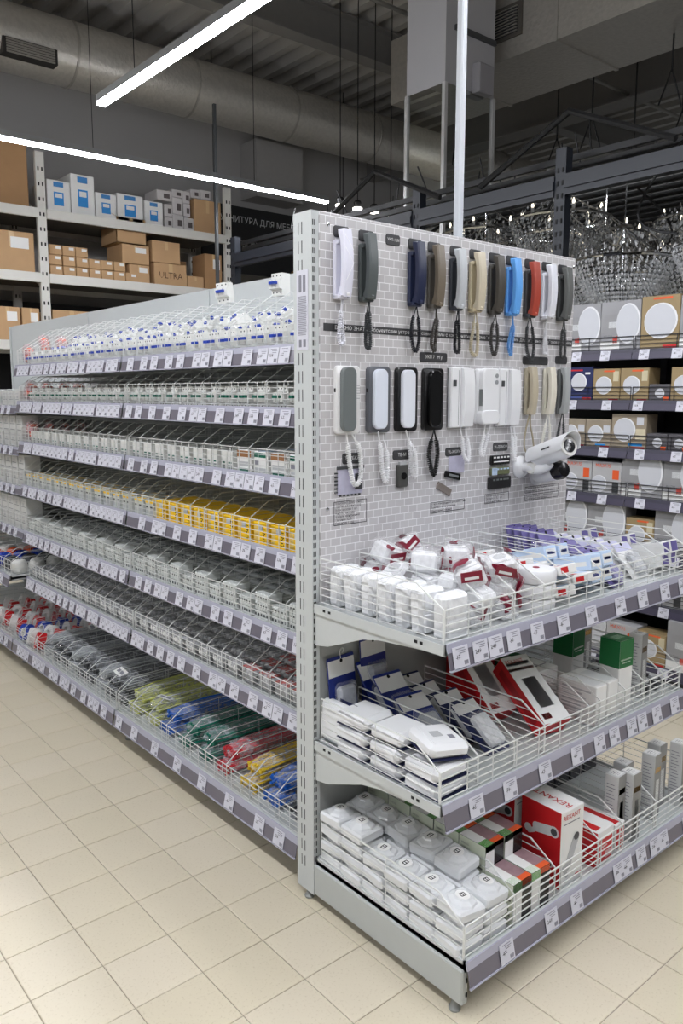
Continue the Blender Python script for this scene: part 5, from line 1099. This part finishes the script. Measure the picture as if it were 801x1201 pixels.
for bay in range(2):
    for row in range(6):
        fr = LFR[(row, bay)]; bins = fr[3]; D = fr[2]
        for i in range(NB):
            xa, xb = bins[i], bins[i + 1]; xc = (xa + xb) / 2; n = NB - i + (NB if bay else 0)       # n-th bin counted from the end display
            where = '%s left shelf, %s bin from post' % (RN[row], ORD[n - 1]); gp = 'goods in the %s bin of the %s left shelf' % (ORD[n - 1], RN[row])
            if bay == 1 and i == 0 and row < 3:
                for q in range(4): red_bag(fr, 'red-labelled clear bag, %s, %s from the front' % (where, ORD[q]), gp, xc + random.uniform(-.01, .01), -D + .06 + q * .1, .012 + (.06 if q else 0) * (row == 0), (random.uniform(-.2, .2), random.uniform(-.15, .15), random.uniform(-.3, .3)))
                continue
            if row in (0, 1):
                key = 'b' if row == 0 else 'g'; poles = random.choice((1, 2, 2, 3)) if bay == 0 else random.choice((1, 2, 3)); w_ = .019 * poles + .002; nc = max(1, int((xb - xa - .01) / w_))
                lb0 = '%s-lever breaker, %s, ' % ('blue' if row == 0 else 'green', where)
                for c in range(nc):
                    x = xc + (c - (nc - 1) / 2) * w_; lf = ' %s from left' % ORD[c]; lb = lb0 + 'front row' + lf
                    breaker_at(fr, (key, poles), lb, gp, x, -D + .055, 0, (0, 0, 0))
                    if row == 0:
                        if c % 2 == 0: breaker_at(fr, (key, poles), lb0 + 'middle row' + lf, gp, x, -D + .17, .05 + .01 * random.random(), (-.9 + random.uniform(-.2, .2), random.uniform(-.2, .2), random.uniform(-.4, .4)))
                        if c % 2 == 1 or nc < 3: breaker_at(fr, (key, poles), lb0 + 'back row' + lf, gp, x, -D + .27, .10 + .03 * random.random(), (-.9 + random.uniform(-.3, .3), random.uniform(-.3, .3), random.uniform(-.5, .5)))
                    elif c % 3 != 1 and (bay == 1 or i > 3): breaker_at(fr, (key, poles), lb0 + 'second row' + lf, gp, x, -D + .15, 0, (-.4 * random.random(), 0, random.uniform(-.3, .3)))
            elif row == 2:
                if bay == 0 and i >= NB - 5:
                    for j in range(2 if i < NB - 2 else 3): put(fr, 'relay_box', relb if i % 2 else relc, 'white relay carton with %s print, %s, %s from front' % ('green' if i % 2 else 'brown', where, ORD[j]), 'box', xc, -D + .075 + j * .11, 0, (0, 0, random.uniform(-.05, .05)), gp)
                else:
                    for c in range(2):
                        for j in range(2 if c else 3): put(fr, 'din_rail_module', modw, 'white rail module, %s, %s side, %s from front' % (where, ('left', 'right')[c], ORD[j]), 'module', xc + (c - .5) * .04, -D + .05 + j * .066, 0, (0, 0, random.uniform(-.08, .08)), gp)
            elif row == 3:
                if bay == 0 and 2 <= i < NB - 1:
                    put(fr, 'yellow_carton', yelb, 'yellow carton with black lettering, ' + where, 'box', xc, -D + .12, 0, (0, 0, random.uniform(-.02, .02)), gp)
                elif bay == 0 and i == NB - 1:
                    put(fr, 'relay_box', relb, 'white carton beside the yellow ones, ' + where, 'box', xc, -D + .075, 0, (0, 0, 0), gp)
                else:
                    for c in range(2):
                        for j in range(3): put(fr, 'din_rail_module', mody, 'yellow-edged module, %s, %s side, %s from front' % (where, ('left', 'right')[c], ORD[j]), 'module', xc + (c - .5) * .04, -D + .05 + j * .066, 0, (0, 0, random.uniform(-.06, .06)), gp)
            elif row == 4:
                for l in range(2 + (i % 2)):
                    for j in range(2 if l < 2 else 1): put(fr, 'terminal_block', termm, 'pale terminal strip, %s, %s row, %s from bottom' % (where, ('front', 'rear')[j], ORD[l]), 'terminal block', xc, -D + .055 + j * .085, l * .0345, (0, 0, random.uniform(-.08, .08)), gp)
                for j in range(3): put(fr, 'connector_pack', connb[0], 'pale grey connector pack, %s, %s from the back' % (where, ORD[2 - j]), 'connector pack', xc, -D + .24 + j * .067, 0, (0, 0, random.uniform(-.2, .2)), gp + ', at the back')
            elif row == 5:
                red = bay == 0 and i >= NB - 5
                for j in range(4):
                    t = thing('small_parts_bag', '%s small parts bag, %s, %s from front' % ('red-carded grey' if red else 'clear grey', where, ORD[j]), 'bag', lw(fr, xc + random.uniform(-.004, .004), -D + .06 + j * .09, .008), (random.uniform(-.06, .06), 0, random.uniform(-.15, .15) - PI / 2), gp)
                    inst('bag_contents', cgrm if red else cgm, t); inst('bag_film', cgf, t, (0, 0, .032))
# ---- bottom shelf: bundles of cable ties in clear bags
TIE = {}
def tie_bundle(nm, rgb, seed):
    rnd = random.Random(seed); b = MB(); n = 30
    for k in range(n):
        x = rnd.uniform(-.046, .046); z = .008 + .038 * rnd.random(); bend = rnd.uniform(-.02, .02)
        P = [(x + bend * math.sin(t * PI), -.2 + .4 * t, z + .012 * math.sin(t * PI) + rnd.uniform(-.003, .003)) for t in (0, .25, .5, .75, 1)]
        b.tube(P, .0042, 0, 4); b.box((P[0][0], P[0][1] - .003, P[0][2]), (.009, .01, .008), 0)
    me = b.mesh('tie_bundle', M('tie_' + nm, rgb, .35, 0, .08)); f_ = pillow(.105, .43, .06, .06, seed + 3, 14, 6, .5).mesh('bag_film', glare, True)
    h_ = MB(); h_.box((0, 0, 0), (.07, .05, .0016)); h_.box((0, .0, .001), (.05, .02, .0006), 1); return me, f_, h_.mesh('header_card', [paper, inkg])
def ties(fr, nm, rgb, label, group, x, y, z, rot):
    if nm not in TIE: TIE[nm] = tie_bundle(nm, rgb, 40 + len(TIE))
    t = thing('cable_tie_bag', label, 'cable ties', lw(fr, x, y, z), (rot[0], rot[1], rot[2] - PI / 2), group); inst('tie_bundle', TIE[nm][0], t); inst('bag_film', TIE[nm][1], t, (0, 0, .03)); inst('header_card', TIE[nm][2], t, (random.uniform(-.02, .02), random.choice((-.16, .05, .12)), .062), (random.uniform(-.3, .3), .2, random.uniform(-.7, .7))) if random.random() < .35 else None
fr = LFR[(6, 0)]; bins = fr[3]; D = fr[2]; tc_ = [('lime', (196, 200, 110)), ('lime', (196, 200, 110)), ('blue', (24, 96, 190)), ('green', (10, 112, 92)), ('green', (10, 112, 92)), ('red', (196, 52, 62)), ('yellow', (224, 190, 46)), ('blue', (30, 104, 200)), ('black', (52, 54, 60))]
for i, (nm, rgb) in enumerate(tc_):
    xc = (bins[i] + bins[i + 1]) / 2; n = 9 - i
    for l in range(2): ties(fr, nm, rgb, '%s cable ties in clear bag, bottom left shelf, %s bin from post, %s bag' % (nm, ORD[n - 1], ('lower', 'upper')[l]), 'bagged cable ties on the bottom left shelf', xc + random.uniform(-.01, .01), -D + .26 + .03 * l, .002 + l * .055, (0.0, 0, random.uniform(-.08, .08)))
fr = LFR[(6, 1)]; bins = fr[3]
for i in range(12):
    xc = (bins[i] + bins[i + 1]) / 2; n = 21 - i
    if i >= 3:
        for l in range(2): ties(fr, 'charcoal' if i % 3 else 'clearish', (58, 60, 62) if i % 3 else (176, 180, 182), '%s cable ties in clear bag, bottom left shelf, %s bin from post, %s bag' % ('charcoal' if i % 3 else 'pale', ORD[n - 1], ('lower', 'upper')[l]), 'bagged cable ties on the bottom left shelf', xc, -D + .26 + .02 * l, .002 + l * .055, (0, 0, random.uniform(-.06, .06)))
    else:
        mt_ = [(bluem, 'blue'), (paper, 'white'), (redm, 'red')][i % 3]
        for j in range(4):
            k_ = ('roll', mt_[1])
            if k_ not in TIE:
                b = MB(); b.lathe([(.028, 0), (.05, 0), (.05, .05), (.028, .05)], 18, 0, None, False); b.lathe([(.0275, .0), (.02, 0), (.02, .05), (.0275, .05)], 14, 1, None, False); TIE[k_] = b.mesh('tape_roll', [mt_[0], paper], True)
            put(fr, 'tape_roll', TIE[k_], '%s tape roll on the bottom left shelf, middle bay, %s from the front' % (mt_[1], ORD[j]), 'tape roll', xc, -D + .08 + j * .11, .05, (PI / 2 - .3, 0, random.uniform(-.3, .3)), mt_[1] + ' tape rolls on the bottom left shelf')
fr = LFR[(6, 2)]; bins = fr[3]
for i in range(6, 12):
    xc = (bins[i] + bins[i + 1]) / 2; c_ = ('red', redm) if i % 2 else ('white', paper); k_ = ('roll', c_[0])
    if k_ not in TIE:
        b = MB(); b.lathe([(.028, 0), (.05, 0), (.05, .05), (.028, .05)], 18, 0, None, False); b.lathe([(.0275, .0), (.02, 0), (.02, .05), (.0275, .05)], 14, 1, None, False); TIE[k_] = b.mesh('tape_roll', [c_[1], paper if c_[0] == 'red' else redm], True)
    for j in range(4): put(fr, 'tape_roll', TIE[k_], '%s tape roll, bottom left shelf, far bay, %s bin from near end, %s from front' % (c_[0], ORD[11 - i], ORD[j]), 'tape roll', xc, -D + .09 + j * .11, .05, (PI / 2 - .35, 0, random.uniform(-.4, .4)), c_[0] + ' tape rolls in the far bay')
fr = LFR[(5, 2)]; bins = fr[3]; cl5 = (('white', whiteb), ('orange', orangem), ('blue', bluem), ('black', dgrey), ('white', whiteb))
for i in range(5, 10):
    nm, mt_ = cl5[i % 5]; b = pillow(.09, .1, .09, .1, 60 + i, 10, 6, .7); me = b.mesh('cable_pack', mt_, True)
    for j in range(4): put(fr, 'cable_pack', me, '%s cable pack, deep sixth shelf, far bay, %s bin from near end, %s from front' % (nm, ORD[9 - i], ORD[j]), 'cable pack', (bins[i] + bins[i + 1]) / 2, -fr[2] + .08 + j * .11, .045, (0, 0, random.random()), nm + ' cable packs in the far bay')
wbx = pbox('white_far_box', .1, .1, .1, M('far_white_carton', (206, 206, 204), .5, 0, .05), [('front', .1, .9, .1, .14, mgrey), ('front', .1, .9, .45, .49, mgrey), ('front', .1, .9, .8, .84, greyc), ('front', .35, .6, .55, .7, greyc)])
for k in range(4):
    fr = LFR[(10 + k, 2)]; bins = fr[3]
    for i in range(12):
        for l in range(2 if k else 1): put(fr, 'white_carton', wbx, 'white carton, %s shelf of far left bay, %s from near end, %s layer' % (('highest', 'second', 'third', 'fourth')[k], ORD[11 - i], ('lower', 'upper')[l]), 'box', (bins[i] + bins[i + 1]) / 2, -fr[2] + .07, l * .101, (0, 0, random.uniform(-.02, .02)), 'white cartons on the %s far left shelf' % ('highest', 'second', 'third', 'lowest upper')[k])
# ------------------------------------------------------------------ panel light boxes across the right aisle
roomp = M('grey_room_print', (150, 150, 152), .4, 0, .3, 6); goldc = M('tan_carton', (152, 132, 96), .5, 0, .05); navyc = M('navy_carton', (34, 42, 86), .4, 0, .06); discw = M('printed_white_disc', (200, 202, 208), .4, 0, .03); discs = M('printed_disc_rim', (228, 229, 232), .4, 0, .02)
PB = {}
def panel_box(kind, w_, h_, body, dr, extra):
    d_ = .12; b = MB(); b.rbox((0, 0, h_ / 2), (w_, d_, h_), .002)
    body_me = b.mesh('carton_body', body); fy = -d_ / 2
    b = MB(); cxp = extra.get('cx', 0); cz = extra.get('cz', h_ * .5); sx = extra.get('sx', 1)
    b.lathe([(dr, 0), (dr, .0008)], 26, 1, TR(cxp + .004, fy - .0002, cz, rx=PI / 2) @ Matrix.Diagonal((sx, 1, 1, 1))); b.lathe([(dr * .93, 0), (dr * .93, .0016)], 26, 0, TR(cxp, fy - .0002, cz, rx=PI / 2) @ Matrix.Diagonal((sx, 1, 1, 1)))
    disc = b.mesh('printed_disc', [discw, discs])
    b = MB(); ms = []
    for (x0, x1, z0, z1, m_) in extra.get('marks', ()):
        if m_ not in ms: ms.append(m_)
        b.quad((x0 * w_, fy - .0006, z0 * h_), (x1 * w_, fy - .0006, z0 * h_), (x1 * w_, fy - .0006, z1 * h_), (x0 * w_, fy - .0006, z1 * h_), ms.index(m_))
    mk = b.mesh('printed_marks', ms) if ms else None
    tx = None
    if 'text' in extra: b = MB(); b.mesh_in(T(extra['text'][0], extra['text'][1]), TR(extra['text'][2] * w_, fy - .0022, extra['text'][3] * h_) @ FRONT); tx = b.mesh('lettering', extra['text'][4])
    PB[kind] = (body_me, disc, mk, tx, w_, h_)
panel_box('room', .245, .285, M('room_photo_carton', (150, 150, 153), .4, 0, .22, 7), .112, {'cx': .045, 'cz': .158, 'sx': .66, 'marks': [(-.5, -.1, .3, .75, roomp), (-.5, .0, .0, .22, paper), (-.42, -.2, .3, .34, dgrey), (-.3, -.08, .48, .6, M('window_print', (206, 208, 210), .4, 0, .05)), (-.18, -.06, .18, .32, M('badge_red', (190, 70, 60), .4, 0, .3, 80))]})
panel_box('navy', .17, .205, navyc, .052, {'cx': -.01, 'cz': .115, 'marks': [(.1, .46, .02, .12, redm), (-.46, .1, .02, .16, M('navy_pale', (70, 84, 140), .4, 0, .1)), (.2, .4, .78, .84, paper), (-.4, .1, .88, .92, redm)]})
panel_box('tan', .172, .19, goldc, .052, {'cx': -.02, 'cz': .095, 'marks': [(.25, .45, .62, .92, M('tan_pale', (200, 190, 160), .4, 0, .1)), (-.1, .3, .9, .95, orangem), (.1, .46, .02, .1, redm), (-.4, .2, .02, .06, cyanp)]})
panel_box('tan_large', .22, .295, goldc, .096, {'cx': .0, 'cz': .16, 'marks': [(.1, .46, .02, .1, redm), (-.2, .3, .93, .97, orangem)]})
panel_box('beige', .215, .205, M('beige_room_carton', (150, 138, 120), .45, 0, .2, 9), .068, {'cx': -.03, 'cz': .115, 'marks': [(.2, .46, .3, .6, M('beige_pale', (206, 196, 168), .4, 0, .1)), (.1, .46, .02, .1, redm), (.0, .4, .12, .2, cyanp), (.22, .42, .7, .92, discw)]})
panel_box('beige_small', .165, .17, M('beige_room_carton2', (156, 144, 126), .45, 0, .2, 9), .05, {'cx': -.02, 'cz': .085, 'marks': [(.2, .46, .55, .8, discw), (.1, .46, .02, .1, redm), (-.1, .3, .1, .16, cyanp)]})
panel_box('orange', .19, .2, M('grey_orange_carton', (178, 178, 180), .4, 0, .05), .05, {'cx': -.05, 'cz': .07, 'marks': [(.2, .42, .5, .78, orangem), (-.4, .2, .0, .1, greyc), (.2, .42, .1, .4, dgrey)], 'text': ('MAXUS', .03, -.12, .88, orangem)})
panel_box('spot', .12, .1, M('spot_carton', (90, 88, 92), .45, 0, .1), .026, {'cz': .05, 'marks': [(.2, .45, .1, .3, orangem)]})
WN = {'room': 'grey room-photo carton with slanted white panel light', 'navy': 'navy carton with white round panel light', 'tan': 'tan carton with white round panel light', 'tan_large': 'large tan carton with big white round panel light', 'beige': 'beige carton with large round panel light', 'beige_small': 'small beige carton with round panel light', 'orange': 'grey carton with orange print and round light', 'spot': 'small dark carton with little round spot light'}
rows = [(['room', 'room', 'tan_large', 'room', 'room', 'tan_large'], .97), (['navy', 'tan', 'tan', 'spot', 'tan', 'navy', 'tan', 'tan'], .93), (['beige_small', 'beige_small', 'beige', 'spot', 'spot', 'beige', 'beige_small'], .96), (['orange', 'orange', 'room', 'room', 'orange', 'room'], .93), (['room', 'room', 'tan', 'room', 'room', 'tan'], 1.0), (['tan', 'room', 'room', 'orange', 'room'], 1.0), (['orange', 'room', 'orange', 'tan', 'room'], 1.0)]
for k, (ks, ystart) in enumerate(rows):
    y = ystart; cnt = {}
    for kd in ks:
        bm_, dm_, mm_, tm_, w_, h_ = PB[kd]; cnt[kd] = cnt.get(kd, 0) + 1; y -= w_ / 2 + .004
        fx = 2.7 + .015 + .06 if k < 6 else 2.64 + .075
        t = thing('panel_light_box', '%s, %s dark right shelf, %s such' % (WN[kd], RN[k], ORD[cnt[kd] - 1]), 'box', (fx, y, RGT[k] - .0095), (0, 0, -PI / 2), 'panel light boxes on the dark shelves')
        inst('carton_body', bm_, t); inst('printed_disc', dm_, t)
        if mm_: inst('printed_marks', mm_, t)
        if tm_: inst('lettering', tm_, t)
        y -= w_ / 2

# a few breakers lying on top of the top-shelf dividers
fr = LFR[(0, 0)]
for k, (x, y, z, rz) in enumerate(((.50, -.22, .225, .5), (1.12, -.2, .225, -.3), (.86, -.2, .225, .2), (1.40, -.17, .225, 1.0))):
    breaker_at(fr, ('b', 2 if k % 2 else 3), 'white blue-lever breaker lying on the top shelf dividers, %s from the left' % ORD[(0, 2, 1, 3)[k]], 'breakers lying on top of the dividers', x, y, z, (0, random.uniform(-.2, .2), rz))
